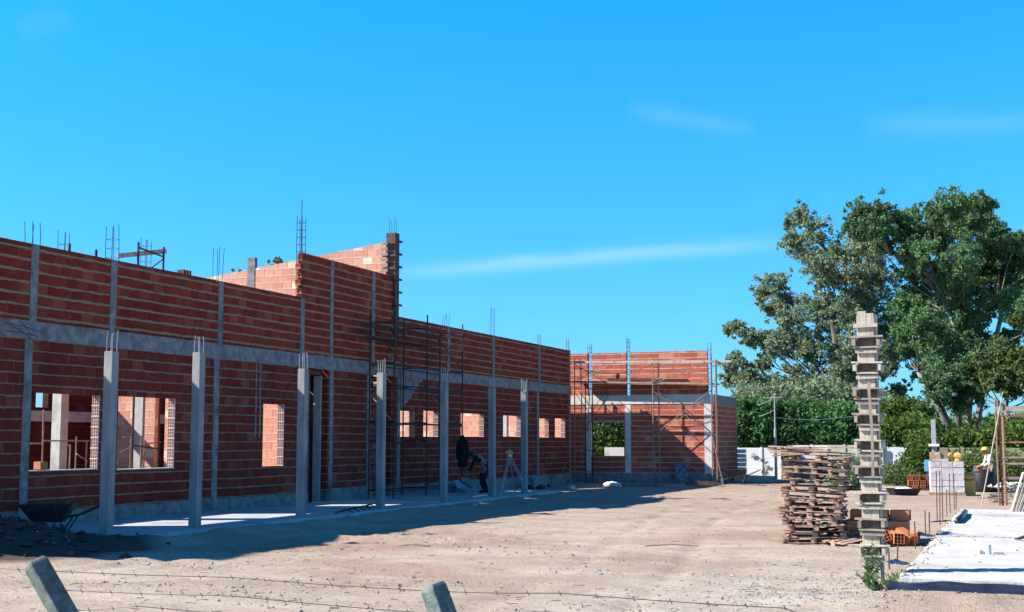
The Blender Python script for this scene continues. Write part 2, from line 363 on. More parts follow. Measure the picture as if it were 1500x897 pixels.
# ------------------------------------------------------------------ porch slab
XW=-18.0
def rag_slab(name,x0,x1,y0,y1,z0,z1,mat,rag,seed,ny=120,nxs=6,fn=None):
    mb=MB(); rings=[]
    for j in range(ny+1):
        y=y0+(y1-y0)*j/ny
        e=x1+rag*mn.noise(Vector((y*1.3,seed,0)))+rag*.5*mn.noise(Vector((y*6,seed,3)))
        zt=z1
        rings.append([(x0,y,z0),(e+.05,y,z0),(e,y,zt-.02),(e-.03,y,zt),(x0,y,zt)])
    mb.loft(rings); return mb.build(name,mat)
M['walk']=rough_mat('walk',(.50,.51,.52),(.68,.68,.67),3,.9,.6,.015,c3=(.36,.34,.31))
struct(rag_slab('walkway',XW+.02,-14.45,18.0,41.5,-.1,.15,M['walk'],.16,3))
# ------------------------------------------------------------------ walls
def panel(mb,axis,c0,c1,u0,u1,z0,z1,holes=()):
    us=sorted({u0,u1,*[min(max(h[0],u0),u1) for h in holes],*[min(max(h[1],u0),u1) for h in holes]})
    zs=sorted({z0,z1,*[min(max(h[2],z0),z1) for h in holes],*[min(max(h[3],z0),z1) for h in holes]})
    for i in range(len(us)-1):
        run=None
        for k in range(len(zs)-1):
            uc=(us[i]+us[i+1])/2; zc=(zs[k]+zs[k+1])/2
            solid=not any(h[0]<uc<h[1] and h[2]<zc<h[3] for h in holes)
            if solid: run=[zs[k],zs[k+1]] if run is None else [run[0],zs[k+1]]
            if run is not None and (not solid or k==len(zs)-2):
                if axis=='X': mb.box(c0,c1,us[i],us[i+1],run[0],run[1])
                else: mb.box(us[i],us[i+1],c0,c1,run[0],run[1])
                run=None
def yX(px,py=640): return onX(px,py,XW).y
def zX(px,py): return onX(px,py,XW).z
ZB0,ZB1=3.78,4.13; ZT=5.66; ZTALL=6.88
YL=13.9; YR=onX(836,600,XW).y; YA=onX(443,450,XW).y; YB=onX(578,450,XW).y
W=[]   # windows (y0,y1,z0,z1)
for (a,b,t,bt) in ((44,145,577,690),(172,256,582,688),(385,416,592,683),(584,607,602,640),(620,642,602,640),(675,709,606,640),(737,763,609,640),(790,804,613,641),(813,828,613,641)):
    zt=onX((a+b)/2,t,XW).z; zb=onX((a+b)/2,bt,XW).z
    W.append((yX(a),yX(b),zb,zt))
D=[(yX(453),yX(479),.0,ZB0),(yX(546),yX(572),.0,ZB0)]
print('windows',[tuple(round(q,2) for q in w) for w in W],D,YA,YB,YR)
B=thing('brick_building','long unfinished red brick building with concrete beam, window gaps and a raised middle bay','building',(XW,YL,0))
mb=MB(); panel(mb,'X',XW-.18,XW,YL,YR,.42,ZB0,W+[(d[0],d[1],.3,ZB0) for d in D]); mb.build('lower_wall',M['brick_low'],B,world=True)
mb=MB(); panel(mb,'X',XW-.18,XW,YL,YR,0,.42,[(d[0],d[1],.0,.42) for d in D]); 
for d in (0,): mb.box(XW,XW+.03,YL,D[0][0]-.3,.0,.40); mb.box(XW,XW+.03,D[1][1]+.3,YR,0,.38)
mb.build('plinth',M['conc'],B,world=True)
# beam, slightly uneven
mb=MB(); rings=[]
for j in range(161):
    y=YL+(YR-YL)*j/160; n=lambda k: .014*mn.noise(Vector((y*1.7,k,0)))
    rings.append([(XW-.2,y,ZB0),(XW+.03+n(1),y,ZB0+n(2)-.01),(XW+.03+n(1),y,ZB1+n(3)),(XW-.2,y,ZB1)])
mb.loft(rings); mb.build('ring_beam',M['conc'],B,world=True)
mb=MB()
def ragged_top(mb,y0,y1,z0,z1): panel(mb,'X',XW-.18,XW,y0,y1,z0,z1)
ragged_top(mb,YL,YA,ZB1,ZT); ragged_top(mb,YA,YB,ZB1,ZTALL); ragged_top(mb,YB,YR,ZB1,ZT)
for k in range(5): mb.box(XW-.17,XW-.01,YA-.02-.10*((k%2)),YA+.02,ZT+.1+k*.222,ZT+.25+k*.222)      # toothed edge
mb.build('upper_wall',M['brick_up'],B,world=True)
# tie columns
def tie(px,py,z0,z1,w=.2,proud=.012,lean=0):
    y=onX(px,py,XW).y; m=MB(); rings=[]
    n=8
    for i in range(n+1):
        z=z0+(z1-z0)*i/n; a=.012*mn.noise(Vector((y,z*2,1))); b=.012*mn.noise(Vector((y,z*2,5)))
        rings.append([(XW-.19,y-w/2,z),(XW+proud,y-w/2+a,z),(XW+proud,y+w/2+b,z),(XW-.19,y+w/2,z)])
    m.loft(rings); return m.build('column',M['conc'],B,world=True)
for px,py in ((50,410),(166,430),(323,460),(657,520),(723,530),(790,535)): tie(px,py,ZB1,ZT+.0)
for px,py in ((486,450),(547,460)): tie(px,py,ZB1,ZTALL-.02,.17)
tie(443,480,ZB1,ZT-.02,.2); tie(577,500,ZB1,ZT+.1,.2); tie(834,545,0,ZT+.02,.16,.02)
for px,py in ((37,640),(315,640),(788,640)): tie(px,py,.0,ZB0,.22)
for px,w in ((484,.2),(539,.22),(583,.2)): tie(px,640,.15,ZB0,w,.02)
for px,w in ((375,.05),(381,.05)): tie(px,580,1.9,ZB0,w,.006)
m=MB(); m.box(XW-.1,XW+.025,yX(484)+.1,yX(539)-.11,.14,.48); m.build('sill',M['conc'],B,world=True)
m=MB(); a=yX(586); rings=[]
for j in range(9):
    y=a+.05+1.5*j/8; zl=2.75+ .12*j+.12*mn.noise(Vector((j*1.1,3,3)))
    rings.append([(XW,y,zl),(XW+.012,y,zl+.02),(XW+.012,y,ZB0-.01),(XW,y,ZB0-.01)])
m.loft(rings); m.build('mortar_patch',M['conc'],B,world=True)
# hollow brick ends showing in the jambs (far jamb of every window looks at us)
def jamb(y,z0,z1,parent):
    m=MB(); n=max(1,round((z1-z0)/.222)); H=(z1-z0)/n
    for i in range(n):
        a=z0+i*H+.02; b=z0+(i+1)*H-.006; off=.05 if i%2 else 0
        x0,x1=XW-.175,XW-.005; d=.035
        xs_=[x0+(x1-x0)*k/3 for k in range(4)]
        for x in xs_: m.box(x-.006 if x>x0 else x,x+.006 if x<x1 else x,y-d,y+.001,a,b)
        for z in [a+(b-a)*k/3 for k in range(4)]: m.box(x0+.001,x1-.001,y-d+.002,y+.001,z-.005,z+.005)
        m.box(x0+.002,x1-.002,y-.006,y+.001,a,b)
        m.box(x0-.01,x1+.012,y-d-.006,y+.001,z0+i*H-.004,z0+i*H+.02)
    return m.build('jamb',M['jambm'],parent,world=True)
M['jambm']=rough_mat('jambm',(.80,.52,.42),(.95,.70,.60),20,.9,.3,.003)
for w in W: jamb(w[1],w[2],w[3],B)
for w in W[:2]:
    m=MB(); m.box(XW-.2,XW+.02,w[0],w[1]-.04,w[2]+.003,w[2]+.025); m.build('sill',M['conc_l'],B,world=True)
# cross walls and back wall
ZG=YB+.12
m=MB()
rings=[]
xl=-25.3
for (x,zt) in ((XW-.19,8.0),(xl,7.12)):
    rings.append([(x,ZG-.09,0),(x,ZG+.09,0),(x,ZG+.09,zt),(x,ZG-.09,zt)])
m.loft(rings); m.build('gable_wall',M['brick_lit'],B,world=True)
def post_on(px,py,Y,w,z0,z1,mat,name='column',proud=.015):
    x=onY(px,py,Y).x; m=MB(); m.box(x-w/2,x+w/2,Y-.09-proud,Y+.05,z0,z1); return m.build(name,mat,B,world=True)
post_on(370,408,ZG,.28,5,7.75,M['conc'])
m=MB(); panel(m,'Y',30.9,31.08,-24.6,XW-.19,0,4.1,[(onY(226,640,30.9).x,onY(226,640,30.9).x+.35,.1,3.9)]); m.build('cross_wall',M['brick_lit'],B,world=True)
m=MB(); x=onY(203,640,30.9).x; m.box(x-.14,x+.14,30.87,31.0,0,4.4); m.build('column',M['conc_l'],B,world=True)
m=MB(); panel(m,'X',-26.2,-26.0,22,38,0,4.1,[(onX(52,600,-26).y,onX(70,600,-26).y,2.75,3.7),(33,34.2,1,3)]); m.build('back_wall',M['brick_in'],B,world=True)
m=MB(); m.box(-26.22,-25.95,21.99,38.01,2.35,2.65); m.build('lintel_beam',M['conc_l'],B,world=True)
m=MB(); x=-21.2; y=onX(87,640,-21.2).y; m.box(x-.13,x+.13,y-.13,y+.13,0,3.2); m.build('column',M['conc_l'],B,world=True)
m=MB(); m.box(-21.33,-21.07,y-.14,y+.14,3.0,3.24); m.build('column',M['conc_l'],B,world=True)
# dark passage walls behind the two doors
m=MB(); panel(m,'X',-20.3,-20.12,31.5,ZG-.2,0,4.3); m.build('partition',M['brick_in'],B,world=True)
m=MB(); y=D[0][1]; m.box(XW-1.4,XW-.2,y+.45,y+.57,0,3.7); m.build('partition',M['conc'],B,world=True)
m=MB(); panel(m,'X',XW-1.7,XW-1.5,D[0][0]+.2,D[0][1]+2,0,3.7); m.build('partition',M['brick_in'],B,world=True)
m=MB(); m.box(XW-.42,XW-.19,D[0][1]-.05,D[0][1]+.08,.1,3.6); m.build('door_jamb',M['conc_l'],B,world=True)
m=MB(); m.box(XW-1.3,XW-.2,D[0][0]-.3,D[1][1]+.1,3.62,3.74); m.build('door_lintel',M['wood_d'],B,world=True)
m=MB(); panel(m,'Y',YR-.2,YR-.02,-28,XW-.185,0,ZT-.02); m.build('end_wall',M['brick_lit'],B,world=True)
m=MB(); x=onY(752,625,YR-.2).x; m.box(x-.7,x-.3,YR-.24,YR-.1,0,5.2); m.build('column',M['conc_l'],B,world=True)
# formwork on the tall corner
m=MB(); y=YB+.04
m.box(XW-.26,XW+.05,y-.14,y+.16,5.0,8.25); m.build('formwork',M['wood_d'],B,world=True)
for i in range(9):
    z=4.7+i*.4; m=MB(); m.box(XW-.36,XW+.13,y-.2,y-.145,z,z+.06); m.build('clamp',M['wood_d'],B,world=True); m=MB(); m.box(XW+.055,XW+.11,y-.24,y+.26,z+.07,z+.13); m.build('clamp',M['wood_d'],B,world=True)
for i in range(6): m=MB(); m.box(XW-.40+.02*(i%2),XW-.16,y-.24,y-.20,7.02+i*.17,7.11+i*.17); m.build('formwork_board',M['wood'],B,world=True)
# rebar cages
def cage(parent,x,y,z0,z1,s=.16,ties=True,r=.008,mat='rebar_g',name='rebar_cage',flare=0):
    m=MB()
    for i,(a,b) in enumerate(((-1,-1),(1,-1),(1,1),(-1,1))):
        dz=random.uniform(-.1,.05)*(z1-z0)*.5; f=random.uniform(-.03,.03)+flare
        m.tube([(x+a*s/2,y+b*s/2,z0),(x+a*s/2+f*.3,y+b*s/2+random.uniform(-.01,.01),(z0+z1)/2),(x+a*s/2+f,y+b*s/2+random.uniform(-.03,.03),z1+dz)],r,5)
    if ties:
        z=z0+.1
        while z<z1-.15:
            m.tube([(x-s/2,y-s/2,z),(x+s/2,y-s/2,z+.01),(x+s/2,y+s/2,z),(x-s/2,y+s/2,z+.01),(x-s/2,y-s/2,z)],r*.7,4); z+=.2
    return m.build(name,M[mat],parent,world=True)
for px,yt,yb,s,ti in ((49,326,353,.2,False),(166,330,378,.2,True),(320,362,405,.16,False),(721,450,487,.13,False),(790,490,503,.1,False),(653,460,475,.16,False)):
    p=onX(px,yt,XW-.09); cage(B,XW-.09,p.y,ZT-.05,p.z,s,ti)
p=onX(441,300,XW-.09); cage(B,XW-.09,onX(441,380,XW-.09).y,ZT-.05,p.z-.3,.17,True,.009,'rebar'); 
m=MB(); q=onX(441,380,XW-.09).y; m.tube([(XW-.09,q,ZT),(XW-.09,q,p.z+.15)],.012,5); m.build('rebar',M['rebar'],B,world=True)
p=onX(581,323,XW-.09); cage(B,XW-.1,YB+.04,8.2,p.z,.16,False)
p=onX(95,338,-19.5); cage(B,-19.5,p.y,4,p.z,.16,True)
p=onX(214,350,-20.5); cage(B,-20.5,p.y,4,p.z,.2,True)
p=onX(835,498,XW-.09); cage(B,XW-.09,YR-.1,ZT-.05,p.z,.1,False)
# loose bars sticking from the beam at far left
m=MB()
for (a,b,c,d) in ((8,473,60,486),(10,485,56,493),(20,478,50,500),(30,470,46,492)):
    p=onX(a,b,XW+.06); q=onX(c,d,XW+.22); m.tube([p,(p+q)/2+Vector((0,0,.02)),q],.008,5)
m.build('rebar',M['rebar'],B,world=True)
# ------------------------------------------------------------------ porch posts
XP=-14.8
words=['leftmost','second','third','fourth','fifth','sixth','rightmost']
for i,(px,yt) in enumerate(((155,515),(285,517),(441,541),(557,547),(650,560),(721,569),(768,572))):
    b=onZ(px,[785,775,757,750,735,727,722][i]-3,.15); x=XP; y=onX(px,[782,772,754,746,732,724,719][i],XP).y
    zt=onX(px+6 if px<600 else px,yt,XP).z
    t=thing('porch_post',f'{words[i]} square grey concrete post along the porch, starter bars on top','post',(x,y,0),random.uniform(-.02,.02),'concrete porch posts')
    m=MB(); lx,ly=random.uniform(-.02,.02),random.uniform(-.015,.015); m.loft([[(a*.09+lx*q,b*.09+ly*q,-.1+(zt+.1)*q) for a,b in ((-1,-1),(1,-1),(1,1),(-1,1))] for q in (0,1)])
    m.build('shaft',M['post'],t,bevel=.008)
    m=MB()
    for a,c in ((-1,-1),(1,-1),(1,1),(-1,1)): 
        m.tube([(a*.06,c*.06,zt-.1),(a*.06+random.uniform(-.01,.01),c*.06,zt+.2),(a*.06+random.uniform(-.02,.02),c*.06,zt+.34+random.uniform(-.04,.04))],.009,5)
    m.build('starter_bars',M['bar_pale'],t)
# ------------------------------------------------------------------ wing
YW=YR+1.43
def xW(px,py): return onY(px,py,YW).x
WX1=onY(1045,640,YW).x; WX0=-24.0
Wg=thing('brick_wing','red brick end wing facing the yard with parapet, pale beam and one window gap','building',(WX1,YW,0))
wz=(onY(890,668,YW).z,onY(890,619,YW).z); wh=(xW(866,640),xW(914,640),wz[0],wz[1])
bz0,bz1=3.38,3.76; zt=onY(940,516,YW).z
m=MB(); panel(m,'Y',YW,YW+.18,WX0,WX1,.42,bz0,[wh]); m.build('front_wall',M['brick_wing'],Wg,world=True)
m=MB(); m.box(WX0,WX1+.004,YW-.02,YW+.2,0,.42); m.box(WX1-.2,WX1+.02,YW+.2,YW+4.8,0,.42); m.build('plinth',M['conc'],Wg,world=True)
m=MB(); m.box(WX0,WX1+.015,YW-.03,YW+.21,bz0,bz1); m.build('front_beam',M['beam_l'],Wg,world=True)
m=MB(); m.box(WX1-.2,WX1+.016,YW+.212,YW+4.8,bz0,bz1+.003); m.build('side_beam',M['conc'],Wg,world=True)
m=MB(); panel(m,'X',WX1-.18,WX1,YW+.19,YW+4.75,.42,bz0); m.build('side_wall',M['brick_wing'],Wg,world=True)
m=MB(); panel(m,'Y',YW+4.6,YW+4.78,-15.0,WX1-.2,.0,bz0); m.build('back_wall',M['brick_wing'],Wg,world=True)
gaps=[(xW(p,540)-.09,xW(p,540)+.09,bz1,9) for p in (864,920)]
xe=xW(1036,540)
m=MB(); panel(m,'Y',YW,YW+.16,WX0,xe,bz1,zt,gaps); m.build('parapet_wall',M['brick_wing'],Wg,world=True)
for px,yt in ((864,503),(920,494),(1039,503)):
    p=onY(px,yt,YW+.08); cage(Wg,p.x,YW+.08,bz1,p.z,.15,True,.010,'rebar_g')
for px,z1,mt,w in ((862,bz0,'beam_l',.26),(920,bz0,'beam_l',.26),(1037,bz0,'beam_l',.3)):
    x=xW(px,640); m=MB(); m.box(x-w/2,min(x+w/2,WX1+.006),YW-.012,YW+.15,.1,z1); m.build('column',M[mt],Wg,world=True)
m=MB(); m.box(wh[0]+.0,wh[0]+.25+.0,YW-.018,YW+.19,wh[3]-.002,wh[3]+.10); m.box(wh[0]+.25,wh[1],YW-.02,YW+.19,wh[3]+.0,wh[3]+.09); m.build('lintel',M['wood_l'],Wg,world=True)
m=MB(); y=YW+2.2; m.box(WX1-.1,WX1+.012,y-.06,y+.06,.42,bz0); m.build('column',M['conc'],Wg,world=True)
m=MB(); m.box(WX1-.1,WX1+.014,YW+4.66,YW+4.81,.42,bz0); m.build('column',M['conc'],Wg,world=True)
def planks(lst,name,mat,label,cat,group=None,jit=0):
    for k,(a,b,w,h,*r) in enumerate(lst):
        a=Vector(a); b=Vector(b); c=(a+b)/2; m=MB(); m.bar(a-c,b-c,w,h,r[0] if r else 0,jit); o=m.build(name,M[mat]); o.location=c
        tag(o,label[k] if isinstance(label,(list,tuple)) else label,cat,group)
# ------------------------------------------------------------------ scaffolds
def pipe(t,name,p,q,r=.022,mat='pipe',world=True,n=7):
    m=MB(); m.tube([p,q],r,n); return m.build(name,M[mat],t,world=world,smooth=False)
def tower(t,xs_,ys_,H,levels,mat,cross=(),base=.15,r=.024):
    """uprights at every (x,y); ledgers along both directions at the levels"""
    for x in xs_:
        for y in ys_:
            h=H+random.uniform(-.05,.05)
            pipe(t,'upright',(x,y,base),(x,y,h),r,mat)
    for z in levels:
        for x in xs_:
            for a,b in zip(ys_[:-1],ys_[1:]): pipe(t,'ledger',(x,a,z),(x,b,z+random.uniform(-.02,.02)),r*.85,mat)
        for y in ys_: pipe(t,'rung',(xs_[0],y,z+.04),(xs_[-1],y,z+.04),r*.8,mat)
    for p,q in cross: pipe(t,'cross_brace',p,q,r*.7,mat)
y1,y2,y3=onX(577,640,-16.9).y,onX(625,640,-16.9).y,onX(677,640,-16.9).y
T=thing('scaffold_tower','tall dark two-bay steel scaffold against the shaded facade, right of the raised bay','scaffold',(-17.2,y2,.15))
cr=[((-16.88,y2,5.25),(-16.88,y3,4.1)),((-16.88,y2,4.2),(-16.88,y3,5.1)),((-16.88,y2,3.4),(-16.88,y3,2.2)),((-16.88,y2,.5),(-16.88,y3,1.7)),((-17.68,y1,5.2),(-17.68,y2,4.1))]
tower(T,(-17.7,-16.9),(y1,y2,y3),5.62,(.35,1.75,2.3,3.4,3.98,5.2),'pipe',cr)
for k in range(9): pipe(T,'rung',(-17.7,y1,.7+k*.42),(-16.9,y1,.7+k*.42),.014,'pipe')
planks([((-17.45+k*.3,y1-1.0,4.75),(-17.45+k*.3,y2+.9,4.75),.26,.04) for k in range(2)],'scaffold_plank','wood_d','dark plank laid across the top lift of the tall scaffold by the facade','plank','planks on the tall facade scaffold')
# wing scaffold
ya,yb=YW-1.25,YW-.45
def xs1(px): return onY(px,640,ya).x
xq=[xs1(842),xs1(858),xs1(957),xs1(1043)]
T=thing('scaffold_tower','rusty steel scaffold frames with cross braces standing before the sunlit brick wing','scaffold',(xq[2],ya,0))
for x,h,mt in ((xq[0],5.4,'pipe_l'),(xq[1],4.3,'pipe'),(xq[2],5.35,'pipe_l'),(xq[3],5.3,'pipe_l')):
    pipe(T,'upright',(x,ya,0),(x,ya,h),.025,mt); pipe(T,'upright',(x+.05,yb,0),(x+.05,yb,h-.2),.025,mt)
    for z in (.5,1.4,2.3,3.2,4.05,4.9): 
        if z<h: pipe(T,'rung',(x,ya,z),(x+.05,yb,z),.018,mt)
xm=(xq[2]+xq[3])/2
for (a,b) in ((xq[2],xq[3]),(xq[0],xq[1]+.9)):
    for yy in (ya,yb):
        for (z0,z1) in ((3.9,2.0),(2.0,3.9),(4.3,5.1),(5.1,4.3)): pipe(T,'cross_brace',(a,yy-.03,z0),(b,yy-.03,z1),.015,'pipe_l')
pipe(T,'cross_brace',(xq[3]-1.1,ya+.02,.9),(xq[3]+.03,ya+.02,.1),.02,'pipe_l'); pipe(T,'brace',(xq[3]+.02,ya-.05,2.0),(xq[3]+.5,ya-.25,.0),.022,'pipe_l')
pipe(T,'upright',(xq[3]+.22,ya-.1,0),(xq[3]+.22,ya-.1,5.15),.028,'pipe_r'); pipe(T,'upright',(xq[2]+.22,ya+.1,0),(xq[2]+.22,ya+.1,5.3),.022,'pipe_l')
pipe(T,'upright',(xq[1]-.2,ya,4.1),(xq[1]-.24,ya,5.3),.02,'pipe_l'); pipe(T,'upright',(xq[0]+.3,yb,2.2),(xq[0]+.45,yb,4.2),.02,'pipe_l')
planks([((xs1(838),YW-.26,4.36),(xs1(1046),YW-.26,4.17),.42,.07),((xs1(836),ya+.05,4.34),(xs1(1046),ya+.05,4.15),.06,.07),((xs1(872),YW-.1,4.62),(xs1(992),YW-.1,4.55),.06,.04)],'scaffold_plank','wood',['long wide plank tight against the parapet of the brick wing','long pale outer ledger board of the wing scaffold deck','short batten added for the shadow line on the wing parapet above the deck'],'plank')  # last batten is added for the upper shadow line on the parapet
m=MB(); m.bar((xs1(843),ya-.04,5.17),(xs1(1074),ya-.04,5.06),.03,.09); tag(m.build('guard_rail',M['wood_l']),'pale wooden guard rail across the top of the wing scaffold, overhanging right','rail')
m=MB(); pts=[]
for i in range(25):
    u=i/24; x=xq[0]+(xq[2]-xq[0])*u; pts.append((x,ya,5.0-1.4*(.25-(u-.5)**2)))
m.tube(pts,.012,5); m.ell(((xq[0]+xq[2])/2+.2,ya,4.55),(.09,.09,.12)); tag(m.build('hanging_rope',M['dark']),'slack dark rope with a knot slung under the wing guard rail','rope')
# interior scaffold whose top frame shows over the left wall
x0=-20.0; p1=onX(203,355,x0); p2=onX(240,362,x0)
T=thing('interior_scaffold','scaffold frame rising behind the left brick wall, its top above the parapet','scaffold',(x0,p1.y,0))
for y,h in ((p1.y,p1.z),(p2.y,p2.z)): pipe(T,'upright',(x0,y,0),(x0,y,h),.028,'pipe'); 
for z in (p2.z-.25,5.4,3.5,1.6): pipe(T,'rung',(x0,p1.y,z+.1),(x0,p2.y,z),.022,'pipe')
pipe(T,'cross_brace',(x0,p1.y,p1.z-.9),(x0,p2.y,p2.z-.3),.016,'pipe')
a=onX(172,375,-20.1); b=onX(243,368,-20.1)
m=MB(); m.bar((-20.1,a.y,a.z),(-20.1,b.y,b.z-.0),.05,.12); tag(m.build('scaffold_plank',M['wood_l']),'pale plank lashed to the scaffold frame above the left parapet','plank')
for k,(px,py) in enumerate(((102,357),(141,366),(269,396))):
    p=onX(px,py,-19.0); m=MB(); m.tube([(p.x,p.y,4),(p.x,p.y,p.z)],.03,6)
    if k==2: 
        for j in range(3): m.box(p.x-.1,p.x+.1,p.y-.12+j*.12,p.y-.06+j*.12,p.z-.15,p.z)
    tag(m.build('scaffold_pipe',M['pipe']),['short pipe end poking over the parapet left of the ladder-like cage','single pipe end over the parapet near the tied rebar cage','stub with wooden wedges just above the parapet middle'][k],'pipe')
# clutter seen through the left windows: pipe frames inside
T=thing('interior_scaffold','thin steel work frames standing inside the building behind the two big window gaps','scaffold',(-21.5,26,0))
for px,yt,yb_,X in ((64,600,690,-20.6),(103,652,690,-20.6),(112,640,690,-21),(127,648,690,-20.6),(192,640,690,-21),(207,640,692,-20.8),(212,645,690,-20.8)):
    p=onX(px,yt,X); q=onX(px-2,yb_,X); pipe(T,'upright',(X,q.y,0.0),p,.02,'pipe_l')
for a,b,c,d in ((45,650,64,650),(64,646,130,646),(112,665,128,676),(95,655,103,652),(180,641,208,640),(176,663,195,654),(205,651,235,648),(208,690,214,650)):
    p=onX(a,b,-20.7); q=onX(c,d,-20.7); pipe(T,'brace',p,q,.018,'pipe_l')
m=MB(); p=onX(42,690,XW-.08); q=onX(66,684,XW-.08); m.box(XW-.19,XW-.01,p.y+.25,q.y,p.z+.02,p.z+.17); tag(m.build('loose_brick',M['orange'],bevel=.006),'single orange brick lying on the sill of the leftmost window','brick')
# ------------------------------------------------------------------ formwork column on the right
fc=onZ(1281,854); fx,fy=fc.x,fc.y
T=thing('formwork_column','slender column still in its pale timber formwork with stacked clamps, on the yard at right','formwork',(fx,fy,0),-.02); T.scale=(.70,.72,1)
ztp=onY(1271,457,fy).z; lean=-.0
m=MB()
m.box(-.15,-.005,-.16,-.13,.0,ztp); m.box(.0,.135,-.162,-.131,.0,ztp-.03); m.box(-.15,.14,.13,.16,0,ztp-.06); m.build('shutter_board',M['wood_l'],T)
m=MB(); m.box(-.175,-.152,-.125,.125,.0,ztp-.05); m.box(.142,.166,-.125,.125,.0,ztp-.04); m.build('side_board',M['wood_l'],T)
m=MB(); m.box(-.13,.12,-.12,.12,0,ztp-.2); m.build('core',M['conc'],T)
z=ztp-.19; k=0
while z>.15:
    m=MB(); j=lambda a: random.uniform(-a,a)
    if k%2==0:
        m.mbox(Matrix.Translation((j(.015),-.185,z))@Euler((0,j(.03),0)).to_matrix().to_4x4(),.40+j(.05),.05,.045)
        m.mbox(Matrix.Translation((j(.015),.185,z))@Euler((0,j(.03),0)).to_matrix().to_4x4(),.35,.04,.065)
    else:
        m.mbox(Matrix.Translation((0,-.172,z-.045)),.28,.012,.10); m.build('clamp_gap_shade',M['wood_shade'],T); m=MB()  # dark strip standing for the shade between the clamp planks
        for s in (-1,1): m.mbox(Matrix.Translation((s*(.215+j(.015)),-.02,z-.045))@Euler((j(.05),0,0)).to_matrix().to_4x4(),.06+j(.012),.50+j(.04),.08)
        e=Euler((0,j(.03),0)).to_matrix().to_4x4()
        m.mbox(Matrix.Translation((j(.02),-.205,z+.02))@e,.58+j(.05),.12,.022); m.mbox(Matrix.Translation((j(.02),-.195,z-.115))@e,.46+j(.1),.09,.02)
        m.mbox(Matrix.Translation((j(.02),.205,z+.02)),.48,.07,.026)
    m.build('clamp',M['wood_l'] if random.random()<.6 else M['wood'],T)
    z-=.166; k+=1
a=onY(1272,560,fy-.26); b=onY(1279,700,fy-.26)
m=MB(); m.bar(a,(a+b)/2+Vector((.015,0,0)),.02,.035); m.bar((a+b)/2+Vector((.015,0,0)),b,.02,.035); m.build('plumb_batten',M['wood'],T,world=True)
# ------------------------------------------------------------------ slab at right
X0=-1.5; Y0=16.55; Y1=onZ(1395,746,.15).y
T=thing('foundation_slab','large freshly cast white concrete slab with starter bars, right side of the yard','slab',(X0,Y0,0))
m=MB(); rings=[]
def ring(y,e,zt,x1=9): return [(X0+e,y,-.1),(X0+e+.015,y,zt-.02),(X0+e+.05,y,zt),(x1,y,zt),(x1,y,-.1)]
def rg(y): return .06*mn.noise(Vector((y*2,1,1)))
ys_=list(np.linspace(Y0,24.0,30)); m.loft([ring(y,rg(y),.15) for y in ys_]); 
ys_=list(np.linspace(24.03,Y1,30)); m.loft([ring(y,rg(y),.155) for y in ys_]); m.build('slab',M['slab'],T,world=True)
# plastic membrane hanging at the front edge
m=MB(); rings=[]
for i in range(120):
    x=X0-.1+i*.09; n=mn.noise(Vector((x*1.8,2,0))); n2=mn.noise(Vector((x*6,5,0)))
    rings.append([(x,Y0-.004,.12+.05*n),(x,Y0-.03+.01*n,.115+.05*n+.01*n2),(x,Y0-.06+.06*n,.09+.04*n2),(x,Y0-.12+.12*n+.05*n2,.05+.04*n2),(x,Y0-.2+.15*n+.05*n2,.02+.04*max(n2,0))])
m.loft(rings,cap=False,closed=False); tag(m.build('plastic_membrane',M['blackpl'],smooth=True),'dark blue-black plastic membrane peeking from under the front edge of the white slab','plastic sheet')
m=MB(); rings=[]
for i in range(90):
    x=X0+1.15+i*.09; n=mn.noise(Vector((x*1.3,8,0))); w=min(1,i/12)
    rings.append([(x,Y0-.16-.05*w+.05*n,.05*w),(x,Y0-.18-.05*w+.05*n,.085*w),(x,Y0-.2-.3*w+.06*n,.07*w),(x,Y0-.22-.34*w+.06*n,-.02),(x,Y0-.16,-.02)])
m.loft(rings); tag(m.build('footing',M['slab']),'low white concrete footing lip in front of the slab at lower right','footing')
m=MB()
for i in range(420):
    k=i%3
    if k==0: x=X0+abs(random.gauss(.05,.12)); y=random.uniform(Y0+.2,Y1)
    elif k==1: x=random.uniform(X0+.1,X0+4.5); y=24+random.gauss(0,.10)
    else: x=random.uniform(X0+.1,X0+5); y=random.uniform(Y0+.2,Y1)
    r=random.uniform(.008,.028); stone(m,(x,y,.158),r)
tag(m.build('mortar_crumbs',M['stone']),'mortar crumbs strewn along the joint and edges of the slab','rubble',kind='stuff')
# rags of membrane on the slab edge
def rag(px,py,w,l,lab,mat='blackpl',z=.16,rz=0):
    p=onZ(px,py,z); m=MB(); rings=[]
    for i in range(9):
        row=[]
        for k in range(6):
            x=(i/8-.5)*w; y=(k/5-.5)*l; q=.5*(1-abs(i/4-1)); y*=(.5+q)
            row.append((x+.03*mn.noise(Vector((k*.8,i,3+px))),y,.006+.05*abs(mn.noise(Vector((i*.7,k*.7,px))))))
        rings.append(row)
    m.loft(rings,cap=False,closed=False); o=m.build('plastic_scrap',M[mat]); o.location=(p.x,p.y,z); o.rotation_euler=(0,0,rz); tag(o,lab,'plastic sheet')
rag(1349,784,.3,1.2,'dark plastic scrap crumpled on the slab edge beside the brick pile',rz=.4)
rag(1316,826,.25,.7,'dark plastic scrap at the near left corner of the white slab',rz=.3)
rag(1377,765,.2,.8,'small plastic scrap on the slab edge between the tall starter bars',rz=-.5)
m=MB(); a=onZ(1402,764,.2); b=onZ(1414,750,.2); m.tube([a,(a*.5+b*.5)+Vector((.03,0,.02)),b],[.06,.055,.06],8); tag(m.build('plastic_roll',M['blackpl'],smooth=True),'short dark plastic roll lying on the far left part of the white slab','roll')
